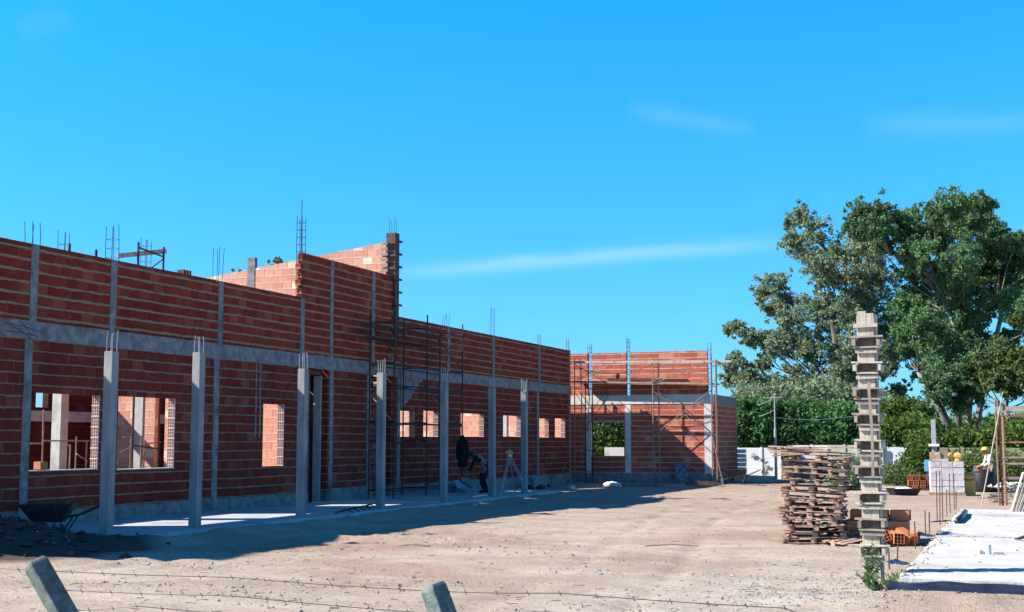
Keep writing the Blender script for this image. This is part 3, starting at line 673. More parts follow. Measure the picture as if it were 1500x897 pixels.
# PVC stub with a little box
p=onZ(1447,812,.15); T=thing('drain_stub','small white pipe stub standing in a notch in the middle of the slab','pipe',(p.x,p.y,.15))
m=MB(); m.tube([(0,0,0),(0,0,.14)],[.05,.048],10); m.build('pipe',M['white_c'],T); m=MB(); m.box(-.11,-.06,-.05,.05,0,.05); m.build('mortar_lump',M['conc'],T); m=MB(); m.box(.08,.22,-.06,.04,0,.03); m.build('notch_rim',M['conc'],T)
p=onZ(1500,800,.15); m=MB(); m.bar((p.x-.1,p.y+1.2,.17),(p.x+.5,p.y-.2,.5),.1,.02); tag(m.build('offcut_board',M['tin']),'dark offcut board leaning on the slab at the right picture edge','board')
# starter bars by the slab edge
k=0
for px,yt,yb_ in ((1303,798,836),(1314,791,828),(1333,764,800),(1341,764,803),(1356,748,783),(1362,750,783),(1373,690,765),(1377,690,769),(1381,700,762),(1387,718,756),(1392,694,752),(1398,694,747),(1400,720,747)):
    k+=1; p=onZ(px,yb_,.0); d=p.length; zz=onY(px,yt,p.y).z
    m=MB(); l_=random.uniform(-.03,.03); m.tube([(0,0,-.05),(l_*.5+random.uniform(-.006,.006),0,zz*.5),(l_,random.uniform(-.02,.02),zz)],.011,6)
    o=m.build('starter_bar',M['rebar']); o.location=p
    tag(o,f'thin rusty starter bar at the slab edge, number {["one","two","three","four","five","six","seven","eight","nine","ten","eleven","twelve","thirteen"][k-1]} counted from the near corner','rebar','rusty bars along the slab edge')
# ------------------------------------------------------------------ pallets
ps=onZ(1188,797); 
def make_pallet(label):
    T=thing('pallet',label,'pallet',(0,0,0),0,'old timber pallets'); 
    j=lambda a: random.uniform(-a,a)
    for i in range(3):
        for s in (-1,0,1): m=MB(); m.mbox(Matrix.Translation((s*.48,(i-1)*.42,.055)),.1,.09,.07,.004); m.build('block',M['wood_p'],T)
    for i in range(3): m=MB(); m.mbox(Matrix.Translation((j(.01),(i-1)*.42,.012)),1.1,.1,.02,.004); m.build('bottom_board',M['wood_p'],T)
    for i in range(3): m=MB(); m.mbox(Matrix.Translation(((i-1)*.48,0,.1)),.1,.96,.018,.004); m.build('bearer',M['wood_p'],T)
    for i in range(6):
        e=i%3; x=j(.5); a=random.uniform(.05,.13); zz=random.uniform(.03,.11); m=MB()
        if e==0: sx=random.choice((-1,-1,1)); m.bar((sx*.45,x*.9,zz),(sx*(.51+a*.8),x*.9+j(.1),zz+j(.03)),.08,.014,j(.3),.006)
        else: m.bar((x,-.45,zz),(x+j(.09),-.50-a*.7,zz+j(.04)),.06,.014,j(.3),.006)
        m.build('broken_board',M['wood_p'],T)
    for i in range(7): 
        m=MB()
        if random.random()<.08: continue
        m.mbox(Matrix.Translation((j(.012),(i-3)*.15+j(.01),.12+j(.003)))@Euler((j(.02),j(.01),j(.03))).to_matrix().to_4x4(),1.12+j(.06),.09,.02,.005)
        m.build('deck_board',M['wood_p'],T)
    return T
ordn=['bottom','second','third','fourth','fifth','sixth','seventh','eighth','ninth','tenth','eleventh','twelfth','thirteenth']
protos=[make_pallet('a'),make_pallet('b'),make_pallet('c')]
for q_ in protos: q_.scale=(1,1,.85)
used=set(); z=0.0; yaw=YAW
for i in range(14):
    pr=protos[i%3]; lab=f'weathered timber pallet, {ordn[i]} one of the tall leaning stack' if i<13 else 'weathered broken timber pallet, topmost of the tall leaning stack'
    side=(i in (2,3,6,9)); rz=yaw*.2+random.uniform(-.10,.10)+(math.pi/2 if side else 0)
    loc=(ps.x+random.uniform(-.05,.05)+(.03*(i-6)*.5 if i>6 else 0),ps.y+.5+random.uniform(-.05,.05),z)
    tl=(random.uniform(-.02,.02),random.uniform(-.025,.025)+(.05 if i>6 else 0)*.9,rz)
    if i<3: o=pr; o.location=loc; o.rotation_euler=tl; o['label']=lab
    else: o=dup(pr,loc,tl,lab)
    z+=.111
zst=z
U=random.uniform; tops=[]
for i in range(9):
    c=Vector((ps.x+U(-.25,.25),ps.y+.35+U(-.3,.3),zst+.02+i*.014)); a=U(-.35,.35); L=.45+U(-.15,.2); v=Vector((math.cos(a)*L,math.sin(a)*L,U(-.06,.02)*L)); tops.append((c-v,c+v,.09,.022))
tops+=[((ps.x-.65,ps.y,zst-.02),(ps.x-.1,ps.y+.1,zst+.02),.1,.03),((ps.x-.1,ps.y+.2,zst+.02),(ps.x-.02,ps.y+.2,zst+.16),.04,.03)]
planks(tops,'loose_board','wood_p','loose splintered board heaped on top of the leaning pallet stack','board','loose boards on the pallet stack',.006)
o=dup(protos[0],(ps.x+.75,ps.y+.9,.22),(.1,-.32,.5),'broken pallet leaning on the right side of the pallet stack')
o=dup(protos[1],(ps.x+.72,ps.y+.3,.02),(.05,-.12,.9),'collapsed pallet on the dirt between stack and brick pile')
p=onZ(1135,792)
planks([((p.x-.1,p.y,.04),(p.x+.45,p.y-.1,.06),.08,.03),((p.x,p.y+.3,.03),(p.x+.6,p.y+.1,.1),.08,.02)],'loose_board','wood','pale board on the dirt at the left foot of the pallet stack','board','pale boards left of the pallet stack')
# ------------------------------------------------------------------ hollow bricks
def make_brick(label,group):
    T=thing('hollow_brick',label,'brick',(0,0,0),0,group); m=MB(); L,w,h=.33,.18,.18; t=.012
    for s in (-1,1): m.box(s*(w/2)-(t if s>0 else 0),s*(w/2)+(t if s<0 else 0),-L/2,L/2,0,h)
    for zz in (0,h-t): m.box(-w/2+.001,w/2-.001,-L/2+.002,L/2-.002,zz+.0007,zz+t-.0007)
    for k in (-1,1): m.box(k*.03-.004,k*.03+.004,-L/2+.004,L/2-.004,.002,h-.002)
    for k in (1,2): m.box(-w/2+.002,w/2-.002,-L/2+.006,L/2-.006,k*h/3-.004,k*h/3+.004)
    m.box(-w/2+.003,w/2-.003,-.02,.02,.003,h-.003)
    o=m.build('hollow_brick_body',M['orange'],None)
    bpy.data.objects.remove(T); o.name='hollow_brick'; tag(o,label,'brick',group); return o
BR=make_brick('loose','x'); first=[True]
def brick(loc,rot,label,group):
    if first[0]: first[0]=False; BR.location=loc; BR.rotation_euler=rot; BR['label']=label; BR['group']=group; return BR
    return dup(BR,loc,rot,label,group)
bp=onZ(1290,797); 
for lv in range(3):
    for i in range(3):
        for d in range(3):
            if lv==2 and (i,d) in ((0,0),(2,0),(1,2)): continue
            brick((bp.x-.42+i*.345+random.uniform(-.01,.01)+lv*.02,bp.y+.15+d*.19+random.uniform(-.01,.01),lv*.186+.02),(0,0,math.pi/2+random.uniform(-.04,.04)),'orange hollow brick stacked in the pile just behind the formwork column','bricks of the pile behind the formwork column')
for i in range(7):
    brick((bp.x-.1+i*.1,bp.y-.2+random.uniform(-.1,.15),.02+random.uniform(0,.05)),(random.uniform(-.5,.5),random.uniform(-.4,.4),random.uniform(0,3)),'orange hollow brick tumbled at the foot of the pile behind the formwork column','tumbled bricks by the pile')
for i in range(4):
    brick((bp.x-.75+i*.14,bp.y+.7+random.uniform(-.1,.1),.02+random.uniform(0,.04)),(random.uniform(-.4,.4),random.uniform(-.4,.4),random.uniform(0,3)),'orange hollow brick lying between the pallet stack and the formwork column','bricks left of the formwork column')
q1=onZ(1342,719); q2=onZ(1359,719)
for lv in range(3):
    for i in range(3 if lv<2 else 2):
        brick((q1.x-.22+i*.22+lv*.03,q1.y+random.uniform(-.05,.05),lv*.19),(0,0,random.uniform(-.2,.2)),'orange hollow brick in the small loose heap before the blue box pole','bricks of the heap near the blue box pole')
for lv in range(3):
    for i in range(2): brick((q2.x-.1+i*.2,q2.y,lv*.19),(0,0,.05),'orange hollow brick in the neat small stack right of the loose heap','bricks of the neat stack near the blue box pole')
q3=onZ(1425,722)
for i in range(6): brick((q3.x-.1+(i%3)*.2,q3.y+.5,(i//3)*.19),(0,0,random.uniform(-.2,.2)),'orange hollow brick stacked beside the dark drum','bricks beside the dark drum')
# ------------------------------------------------------------------ wrapped block pallet
wp=onZ(1386,727); T=thing('block_pallet','plastic wrapped cube of pale blocks on a pallet beyond the slab','block pallet',(wp.x,wp.y+.5,0),.12)
hh=onY(1386,676,wp.y).z
for k in range(3): m=MB(); m.box(-.55,.55,-.5+k*.45,-.4+k*.45,0,.1); m.build('pallet_runner',M['wood_p'],T)
nl=5; 
for k in range(nl):
    z0=.11+(hh-.11)*k/nl
    for i in range(3): m=MB(); m.mbox(Matrix.Translation(((i-1)*.35,0,z0+(hh-.11)/nl*.48)),.335,1.0,(hh-.11)/nl*.94,.008); m.build('wrapped_block',M['plast'],T)
w2=thing('carton','stack of orange tins and sacks heaped on the wrapped block pallet','sacks',(wp.x,wp.y+.5,hh),0)
for (x,w,h,mt,sh) in ((-.33,.32,.28,'wood_p','b'),(-.05,.28,.42,'tan_c','b'),(.12,.22,.45,'bag','e'),(.38,.26,.34,'bag','e'),(-.15,.5,.06,'conc_l','b')):
    m=MB()
    if sh=='b': m.mbox(Matrix.Translation((x,random.uniform(-.1,.1),h/2+.01)),w,.5,h,.02)
    else: 
        m.tube([(x,0,.0),(x,0,h*.45)],.15,12); m.ell((x,0,h*.5),(w*.75,.2,h*.32),12,7,.06)
    m.build('sack' if sh=='e' else 'box',M[mt],w2)
m=MB(); p=onZ(1418,728); m.ell((0,0,.62),(.25,.3,.14),12,7,.08); m.box(-.2,.2,-.25,.25,0,.5); o=m.build('cement_sack',M['bag']); o.location=(p.x,p.y+1.0,0); tag(o,'yellow-orange sack on a low stand right behind the wrapped blocks','sack')
# drum and grey box
p=onZ(1440,722); T=thing('water_drum','squat black drum standing in front of the worker in the white shirt','drum',(p.x,p.y+.5,0))
m=MB(); m.tube([(0,0,0),(0,0,.1),(0,0,.65),(0,0,.72),(0,0,.74)],[.38,.42,.42,.36,.2],18); m.build('tank',M['dark'],T,smooth=True); m=MB(); m.tube([(0,0,.73),(0,0,.79)],.14,14); m.build('lid',M['rubber'],T)
m=MB(); m.box(-.22,.22,-.2,.2,0,.3); o=m.build('grey_crate',M['conc'],bevel=.01); o.location=(p.x-.1,p.y+1.3,.62); tag(o,'light grey box on blocks behind the black drum','box')
m=MB(); m.box(-.25,.25,-.25,.25,0,.615); o=m.build('block_stand',M['conc'],bevel=.01); o.location=(p.x-.1,p.y+1.3,0); tag(o,'block plinth carrying the grey box behind the drum','block')
# mortar trough
p=onZ(1322,727); T=thing('mortar_trough','low black mortar trough with pale mortar, on the dirt beyond the formwork column','trough',(p.x,p.y+.4,0),.5)
m=MB(); r=lambda a,b,z:[(-a,-b,z),(a,-b,z),(a,b,z),(-a,b,z)]
m.loft([r(.36,.24,0),r(.48,.33,.24),r(.45,.30,.24),r(.35,.23,.05)]); m.build('tray',M['dark'],T); m=MB(); m.ell((0,0,.17),(.38,.26,.1),12,6,.1); m.build('mortar',M['white_c'],T,smooth=True)
U=random.uniform; p=onZ(1300,725)
planks([((p.x-.9+U(0,.5),p.y+U(-.3,.8),.05+.03*i),(p.x+.6+U(-.3,.3),p.y+U(-.3,.8),.05+.03*i),.14,.03) for i in range(7)],'loose_board','conc_l','grey board in the low heap left of the mortar trough','board','grey boards left of the mortar trough',.01)
p=onZ(1470,737)
planks([((p.x-.8+U(0,.7),p.y+U(-.5,.8),.03+.02*i),(p.x+.2+U(-.3,.5),p.y+U(-.5,.8),.03+.02*i+U(-.02,.06)),.09,.025) for i in range(12)],'loose_board','wood','brown scrap board in the scattered heap behind the far end of the slab','board','scrap boards behind the slab',.01)
m=MB(); p=onZ(1482,722)
for i in range(60):
    r=random.uniform(.06,.16); stone(m,(p.x+random.gauss(0,.35),p.y+random.gauss(0,.4),.08+random.uniform(0,.25)),r)
tag(m.build('rubble_heap',M['conc_l']),'heap of grey rubble at the foot of the right scaffold','rubble',kind='stuff')
# leaning rods/boards at right edge
T=thing('leaning_planks','bundle of pale planks leaning steeply at the right picture edge','planks',(onZ(1490,752).x,onZ(1490,752).y,0))
for i in range(6):
    a=onZ(1481+i*5,750,.15); b=onY(1499+i*5,692+i*2,a.y+.4); m=MB(); m.bar(a,b,.06,.025,random.uniform(-.5,.5),.003); m.build('plank',M['wood_l'],T,world=True)
# right scaffold
sp=onZ(1464,742); T=thing('scaffold_tower','rusty scaffold with a plank deck at the right picture edge','scaffold',(sp.x,sp.y,0))
hz=onY(1464,584,sp.y).z
for dx,dy,h,mt in ((0,0,hz,'pipe_r'),(.09,.05,hz-.05,'pipe_r'),(.18,.3,hz-.2,'pipe_r'),(.9,0,hz-.1,'pipe_r'),(.14,1.6,hz-.35,'pipe_r'),(.95,1.6,hz-.35,'pipe_r'),(1.8,0,hz,'pipe_r'),(1.8,1.6,hz,'pipe_r')):
    pipe(T,'upright',(sp.x+dx,sp.y+dy,0),(sp.x+dx,sp.y+dy,h),.028,mt)
for z in (.75,1.15,1.75,1.32,2.5): 
    for yy in (0,1.6): pipe(T,'ledger',(sp.x+.1,sp.y+yy,z),(sp.x+1.8,sp.y+yy,z+.02),.02,'pipe_l' if z<1.5 else 'pipe_r')
for z in [1.2+.25*k for k in range(6)]: pipe(T,'rung',(sp.x+.75,sp.y+.02,z),(sp.x+.92,sp.y+.02,z),.014,'pipe_r')
a=onZ(1455,735); b=onY(1470,574,a.y)
pipe(T,'leaning_pole',onY(1437,744,sp.y-.3),onY(1469,574,sp.y-.1),.016,'wood_l')
planks([((sp.x+.05,sp.y+.3+k*.3,hz-.38+.02*k),(sp.x+2.2,sp.y+.3+k*.3,hz-.33),.26,.04) for k in range(3)]+[((sp.x+.0,sp.y-.05,hz-.28),(sp.x+2.2,sp.y-.1,hz-.22),.05,.1)],'scaffold_plank','wood','brown plank of the deck on top of the right edge scaffold','plank','deck planks of the right edge scaffold')
# ------------------------------------------------------------------ poles with wires, blue box
def upole(px,py,yb,D,label,H=None):
    p=onY(px,yb,D); top=onY(px,py,D).z
    T=thing('utility_pole',label,'pole',(p.x,D,0)); m=MB(); m.tube([(0,0,0),(0,0,top*.6),(0,0,top*.62),(0,0,top)],[.065,.055,.035,.025],8); m.build('shaft',M['pole'],T)
    return T,p.x,top
T,x,t=upole(1137,578,700,57.0,'pale slender power pole between white wall and pallet stack'); m=MB(); m.bar((-.5,0,t-.15),(.35,0,t-.12),.035,.035); m.bar((-.06,0,t-.0),(.06,0,t+.02),.06,.08); m.build('crossarm',M['pole'],T)
xa,ta=x,t
T,x,t=upole(1100,594,690,66.0,'shorter grey-green power pole behind the hedge left of the pale pole'); m=MB(); m.bar((-.6,0,t),(.7,0,t),.05,.05); m.build('crossarm',M['pole'],T)
xb,tb=x,t
for k,(dz) in enumerate((.0,-.55)):
    m=MB(); pts=[]
    for i in range(20):
        u=i/19; pts.append((xb+(xa-xb)*u,66+(57-66)*u,tb+dz+(ta+dz-.1-tb-dz)*u-.5*u*(1-u)))
    m.tube(pts,.012,5); tag(m.build('overhead_wire',M['pole']),['upper slack wire between the two thin power poles','lower slack wire between the two thin power poles'][k],'wire')
a=Vector((xa,57,ta-1.0)); b=onY(1260,608,60); m=MB(); m.tube([a.lerp(b,i/12)-Vector((0,0,.6*(i/12)*(1-i/12))) for i in range(13)],.014,5); tag(m.build('overhead_wire',M['pole']),'wire running right from the pale pole in front of the trees','wire')
p=onZ(1368,705); T=thing('meter_pole','grey post with a small blue box near its foot, behind the block pallet','pole',(p.x,52.5,0)); x=onY(1368,640,52.5).x; T.location.x=x
t=onY(1368,615,52.5).z; m=MB(); m.box(-.085,.085,-.085,.085,0,t); m.build('shaft',M['pole'],T,bevel=.01); m=MB(); m.box(-.2,.2,-.2,-.125,t-1.02,t-.92); m.build('bracket',M['white_c'],T); m=MB(); zc=onY(1368,683,52.5).z; m.box(-.36,.12,-.36,-.13,zc-.2,zc+.24); m.build('box',M['blue'],T,bevel=.01)
m=MB(); m.box(-.3,.05,-.34,-.14,.0,zc-.22); m.build('cabinet',M['carb'],T,bevel=.01)
# ------------------------------------------------------------------ perimeter wall
def pwall(px0,px1,D,h,mat,label,step=1.5,name='precast_wall'):
    x0=onY(px0,690,D).x; x1=onY(px1,690,D).x
    T=thing(name,label,'wall',(x0,D,0)); x=x0; k=0
    while x<x1-.05:
        w=min(step,x1-x); m=MB()
        for q in range(3): m.box(x+.05,x+w-.05,D-.02+random.uniform(-.004,.004),D+.03,q*h/3+.004,(q+1)*h/3-.004)
        m.build('panel',M[mat],T,world=True); m=MB(); m.box(x-.055,x+.045,D-.06,D+.06,0,h+.03); m.build('wall_post',M[mat],T,world=True); x+=w
    return T
pwall(1070,1146,62,onY(1110,656,62).z,'whitewall','bright white precast panel wall with dark scrawls, left of the pale pole')
pwall(1190,1296,62,onY(1240,652,62).z,'yelwall','yellow-green stained precast wall behind the pallet stack and formwork column')
pwall(1296,1360,62.2,onY(1320,655,62).z,'whitewall','white precast wall stretch right of the formwork column')
pwall(1360,1560,62.4,onY(1420,656,62).z,'olive','olive mossy wall with white graffiti at the right')
pwall(-1200,1070,75,2.0,'yelwall','long pale boundary wall far behind the brick wing',3.0)
# graffiti scrawls: plain strokes
def scrawl(px0,px1,py0,py1,D,n,mat,lab,r=.02):
    m=MB()
    for i in range(n):
        a=random.uniform(px0,px1); b=random.uniform(py0,py1); pts=[]
        for k in range(6): 
            pts.append(onY(a+k*random.uniform(.4,1.6),b+random.uniform(-3,3),D)); 
        m.tube(pts,r,4)
    tag(m.build('graffiti',M[mat]),lab,'graffiti')
scrawl(1098,1108,664,672,61.92,5,'graf','grey scrawl on the left panel of the white wall',.014)
scrawl(1114,1128,674,692,61.92,8,'graf','grey scrawl low on the right panel of the white wall',.014)
scrawl(1385,1480,663,672,62.32,34,'white_c','white scribbled graffiti along the olive wall')
scrawl(1366,1378,664,674,62.32,10,'graf_y','yellow painted scrawl on the olive wall beside the blue box pole',.03)
m=MB()
for i in range(7): m.mbox(Matrix.Translation((0,0,.12+i*.2))@Euler((0,0,random.uniform(-.05,.05))).to_matrix().to_4x4(),.5,.35,.17,.01)
p=onZ(1085,704); o=m.build('panel_stack',M['whitewall']); o.location=(p.x,p.y,0); tag(o,'stack of white slatted blocks between brick wing and white wall','blocks')
m=MB(); p=onZ(1105,706); m.mbox(Matrix.Translation((0,0,.14))@Euler((0,.03,0)).to_matrix().to_4x4(),1.7,.6,.26,.02); o=m.build('concrete_block',M['conc_l']); o.location=(p.x,p.y,0); tag(o,'low grey slab of concrete lying before the white wall','concrete block')
# cars
def make_car(label,loc,rz,mat):
    T=thing('parked_van',label,'van',loc,rz)
    prof=[(-2.0,.35),(-2.05,.9),(-1.9,1.5),(-1.6,1.78),(.6,1.8),(1.1,1.25),(1.95,1.05),(2.05,.7),(2.0,.35)]
    m=MB(); rings=[]
    for y,s in ((-.82,.96),(-.86,1),(.86,1),(.82,.96)): rings.append([(x*s,y,.35+(z-.35)*s) for x,z in prof])
    m.loft(rings); m.build('body',M[mat],T)
    m=MB()
    for s in (-1,1):
        for (a,b) in ((-1.75,-.75),(-.65,.2),(.28,.85)):
            m.loft([[(a,s*.862,1.15),(b,s*.862,1.15),(b-(.25 if b>.8 else 0),s*.862,1.62),(a,s*.862,1.62)],[(a,s*.872,1.15),(b,s*.872,1.15),(b-(.25 if b>.8 else 0),s*.872,1.62),(a,s*.872,1.62)]])
    m.loft([[(.68,-.75,1.74),(.68,.75,1.74),(1.12,.75,1.27),(1.12,-.75,1.27)],[(.70,-.75,1.75),(.70,.75,1.75),(1.14,.75,1.28),(1.14,-.75,1.28)]])
    m.build('window',M['glass'],T)
    for a in (-1.25,1.3):
        for s in (-1,1):
            m=MB(); m.tube([(a,s*.70,.33),(a,s*.88,.33)],.33,18); w=m.build('wheel',M['rubber'],T)
            m=MB(); m.tube([(a,s*.86,.33),(a,s*.895,.33)],.19,12); m.build('rim',M['alu'],w)
    for s in (-1,1): m=MB(); m.mbox(Matrix.Translation((2.03,s*.6,.85)),.05,.25,.14); m.build('headlight',M['alu'],T)
    return T
p=onZ(1168,705); c1=make_car('blue and white van parked behind the pallet stack',(p.x+.3,p.y+1.2,-.2),math.radians(100),'carw')
m=MB(); m.loft([[(x,s*.874,z) for x,z in ((-1.95,.4),(-1.95,.95),(1.9,.95),(1.95,.4))] for s in (.99,1.0)]); m.loft([[(x,-s*.874,z) for x,z in ((-1.95,.4),(-1.95,.95),(1.9,.95),(1.95,.4))] for s in (.99,1.0)]); m.loft([[(-2.06-.01*k,y,z) for y,z in ((-.8,.4),(.8,.4),(.8,1.15),(-.8,1.15))] for k in (0,1)]); m.build('side_panel',M['carb'],c1)
p=onY(856,665,70); make_car('white car seen through the window gap of the brick wing',(p.x-.4,70,-.35),math.radians(0),'carw')
m=MB(); p=onY(907,665,68); m.box(-.8,.9,-.1,.1,0,1.45); o=m.build('grey_wall_stub',M['conc_l']); o.location=(p.x,68,0); tag(o,'pale wall stub seen in the lower right of the wing window gap','wall')
# ------------------------------------------------------------------ vegetation
def leafmesh(name,pts,size,mat,parent=None,aspect=.5,droop=0.0):
    pts=np.asarray(pts); n=len(pts); d=rng.normal(size=(n,3)); d[:,2]-=droop; d/=np.linalg.norm(d,axis=1)[:,None]
    e=rng.normal(size=(n,3)); e-=d*(e*d).sum(1)[:,None]; e/=np.linalg.norm(e,axis=1)[:,None]
    s=size*rng.uniform(.6,1.4,n)[:,None]
    v=np.stack([pts-d*s*.5,pts+e*s*aspect*.5-d*s*.05,pts+d*s*.5,pts-e*s*aspect*.5-d*s*.05],1).reshape(-1,3)
    me=bpy.data.meshes.new(name); me.vertices.add(4*n); me.vertices.foreach_set('co',v.ravel()); me.loops.add(4*n); me.loops.foreach_set('vertex_index',np.arange(4*n)); me.polygons.add(n)
    me.polygons.foreach_set('loop_start',np.arange(n)*4); me.polygons.foreach_set('loop_total',np.full(n,4)); me.update(); me.validate(); me.materials.append(mat)
    o=bpy.data.objects.new(name,me); COL.objects.link(o)
    if parent: o.parent=parent
    return o
def lobe_pts(c,r,nsub,nleaf,sr=.18,flat=.85):
    out=[]
    for i in range(nsub):
        d=rng.normal(size=3); d/=np.linalg.norm(d); rad=r*(rng.uniform(.15,1.0)**.6 if rng.uniform()<.78 else rng.uniform(.9,1.6))
        cc=np.array(c)+d*rad*np.array((1,1,flat)); s=sr*r*rng.uniform(.6,1.25)
        q=rng.normal(size=(nleaf,3))*.55*s; ax=rng.normal(size=3); ax[2]=abs(ax[2])*.5; ax/=np.linalg.norm(ax); q+=ax*(rng.normal(size=(nleaf,1))*.7*s)
        out.append(cc+q)
    return np.concatenate(out)
def tree(label,D,lobes,base,limbmat,leaf,nsub,nleaf,lsz,depth,trunk_r,dens=1,fork=None,extra=None,droop=.2,rs=1.15):
    b=onY(*base,D); T=thing('tree',label,'tree',(b.x,D,0)); P=[]
    m=MB(); f=Vector((b.x,D,0)); fk=[onY(*q,D) for q in fork] if fork else [Vector((b.x,D,3))]
    for q in fk:
        mid=f.lerp(q,.5)+Vector((random.uniform(-.3,.3),random.uniform(-.3,.3),0)); m.tube([f+Vector((random.uniform(-.3,.3),0,0)),mid,q],[trunk_r,trunk_r*.75,trunk_r*.55],8)
    for (px,py,r) in lobes:
        R=rs*r*D/F/ math.cos(math.radians(12)); dd=random.uniform(-depth,depth)
        c=onY(px,py+(7 if rs>1.1 and D==70 else 0),D+dd); P.append(lobe_pts(c,R,int(nsub*dens*random.uniform(.8,1.2)),nleaf))
        st=min(fk,key=lambda q:(q-c).length+ (5 if q.z>c.z else 0)); d=c-st
        pts=[st,st+d*.35+Vector((random.uniform(-.5,.5),random.uniform(-.5,.5),-.05*d.length)),st+d*.7+Vector((random.uniform(-.4,.4),random.uniform(-.4,.4),0)),c]
        m.tube(pts,[trunk_r*.26,trunk_r*.18,trunk_r*.11,.03],6,cap=False)
        for k in range(5):
            e=c+Vector(rng.normal(size=3)).normalized()*R*.9; m.tube([pts[2].lerp(c,random.random()),(c+e)/2+Vector((0,0,.1)),e],[.06,.04,.015],4,cap=False)
    m.build('trunk',limbmat,T,world=True,smooth=True)
    P=np.concatenate(P); P-=np.array((b.x,D,0)); leafmesh('crown',P,lsz,leaf,T,.5,droop)
    return T
def cz(L): return [(1050+x/2.3,270+y/2.3,r/2.3) for x,y,r in L]
A=cz([(285,105,34),(250,130,22),(330,165,45),(255,195,30),(300,240,45),(350,270,50),(400,235,42),(430,310,45),(370,330,45),(190,335,38),(160,370,32),(230,395,38),(180,420,30),(250,455,40),(330,420,45),(390,400,40),(70,485,28),(110,515,30),(40,490,18),(160,520,34),(230,520,40),(300,520,50),(380,480,50),(440,440,50),(530,235,48),(520,320,50),(470,260,40),(560,400,55),(500,420,50),(430,560,55),(350,590,50),(540,520,50),(600,470,45),(70,600,36),(110,640,40),(50,660,32),(150,690,40),(160,600,24),(250,640,36),(250,700,45),(340,690,50),(430,650,50),(480,620,40),(430,740,50),(600,560,45),(560,620,35),(340,780,50),(400,820,50),(500,760,40),(610,700,30),(470,390,50),(560,300,50),(600,560,46),(500,200,40),(300,560,40),(200,560,36)])
tree('tall loose grey-green eucalyptus, its crown reaching left toward the brick wing',74,A,(1240,655),M['barkd'],M['leafA'],52,44,.155,3.6,.2,fork=[(1225,600),(1205,560),(1250,520),(1215,450),(1245,440)])
Bt=cz([(500,85,40),(560,75,42),(470,130,36),(530,140,42),(600,110,40),(650,95,34),(560,180,34),(640,160,36),(740,70,38),(800,60,42),(860,55,40),(900,55,28),(770,110,45),(840,110,50),(900,110,40),(700,150,40),(650,210,42),(700,220,45),(760,180,50),(930,150,40),(880,190,50),(960,200,45),(820,240,55),(920,250,55),(740,290,50),(660,280,40),(800,320,55),(880,320,55),(970,290,50),(1010,180,34),(1030,230,40),(1035,310,45),(1000,370,45),(930,380,50),(680,350,45),(640,400,42),(720,400,45),(690,450,42),(640,480,36),(740,460,45),(820,390,45),(1060,180,45),(1080,280,60),(1090,400,60),(860,440,34),(1040,450,40),(760,520,50),(780,580,50),(720,540,36),(830,560,42),(650,540,30),(990,500,30),(880,510,36),(700,610,30),(770,650,45),(840,640,40),(1150,300,80),(1170,450,80),(770,600,50),(800,710,45),(840,560,50),(740,640,36),(870,690,36),(900,540,46),(960,560,36),(700,480,50),(800,470,50)])
tree('huge dense dark green tree with several pale leaning trunks at right',70,Bt,(1410,640),M['bark'],M['leafB'],66,50,.15,3.4,.2,fork=[(1345,545),(1395,455),(1425,560),(1440,500),(1465,470),(1370,570)],droop=.3,rs=1.14)
C=cz([(900,590,40),(950,600,50),(1000,620,50),(930,650,50),(990,670,50),(1040,600,45),(880,640,32),(1050,680,50),(1020,460,20)])
tree('short yellow-green bushy tree in front of the big tree at the right edge',66,C,(1475,650),M['barkd'],M['leafG'],30,40,.22,1.0,.18,fork=[(1475,600)])
tree('distant dark tree whose tip shows above the brick building',95,[(408,385,8),(392,395,10),(430,396,12),(352,406,12),(400,412,18),(360,427,22),(440,422,22)],(400,640),M['barkd'],M['leafA'],14,30,.3,1,.3,fork=[(400,470)])
def hedge(label,boxes,D,leaf,lsz,dens,name='hedge',cat='hedge'):
    T=thing(name,label,cat,(onY(boxes[0][0],690,D).x,D,0)); P=[]
    for (px,py,rx,ry) in boxes:
        c=onY(px,py,D); R=rx*D/F; Rz=ry*D/F
        n=int(dens*rx*ry/100)
        for k in range(n):
            d=rng.normal(size=3); d/=np.linalg.norm(d); cc=np.array(c)+d*np.array((R,1.6,Rz))*rng.uniform(.5,1)
            q=rng.normal(size=(40,3)); q/=np.linalg.norm(q,axis=1)[:,None]; q*=(rng.uniform(.2,1,40)**.5)[:,None]*rng.uniform(.3,.6)*min(1,.25+rx/26); P.append(cc+q*rng.uniform(.7,1.5))
    P=np.concatenate(P); P=P[P[:,2]>.05]; P-=np.array(T.location); leafmesh('foliage',P,lsz,leaf,T,.55)
    m=MB()
    for (px,py,rx,ry) in boxes:
        c=onY(px,py,D)
        for k in range(4): 
            e=c+Vector((random.uniform(-1,1)*rx*D/F*.7,random.uniform(-.5,.5),random.uniform(0,.6)*ry*D/F)); m.tube([(e.x*.5+c.x*.5,D,0),(e.x,D,c.z*.5),e],[.08,.05,.02],5)
    m.build('stem',M['barkd'],T,world=True)
def vary(L,n=3):
    out=[]
    for (a,b,c,d) in L:
        out.append((a,b,c,d))
        for k in range(n): out.append((a+random.uniform(-1.1,1.1)*c,b-d*random.uniform(-.2,.75),c*random.uniform(.2,.5),d*random.uniform(.25,.6)))
    return out
hedge('dense dark green hedge behind the white precast wall, left of the pale pole',vary([(1090,630,22,30),(1120,622,28,34),(1080,650,20,22)]),64,M['leafH'],.2,26)
hedge('dense green hedge behind the pale pole and pallet stack',vary([(1165,628,34,32),(1205,630,34,30),(1240,640,30,26),(1265,650,26,24)]),64.5,M['leafH'],.2,26)
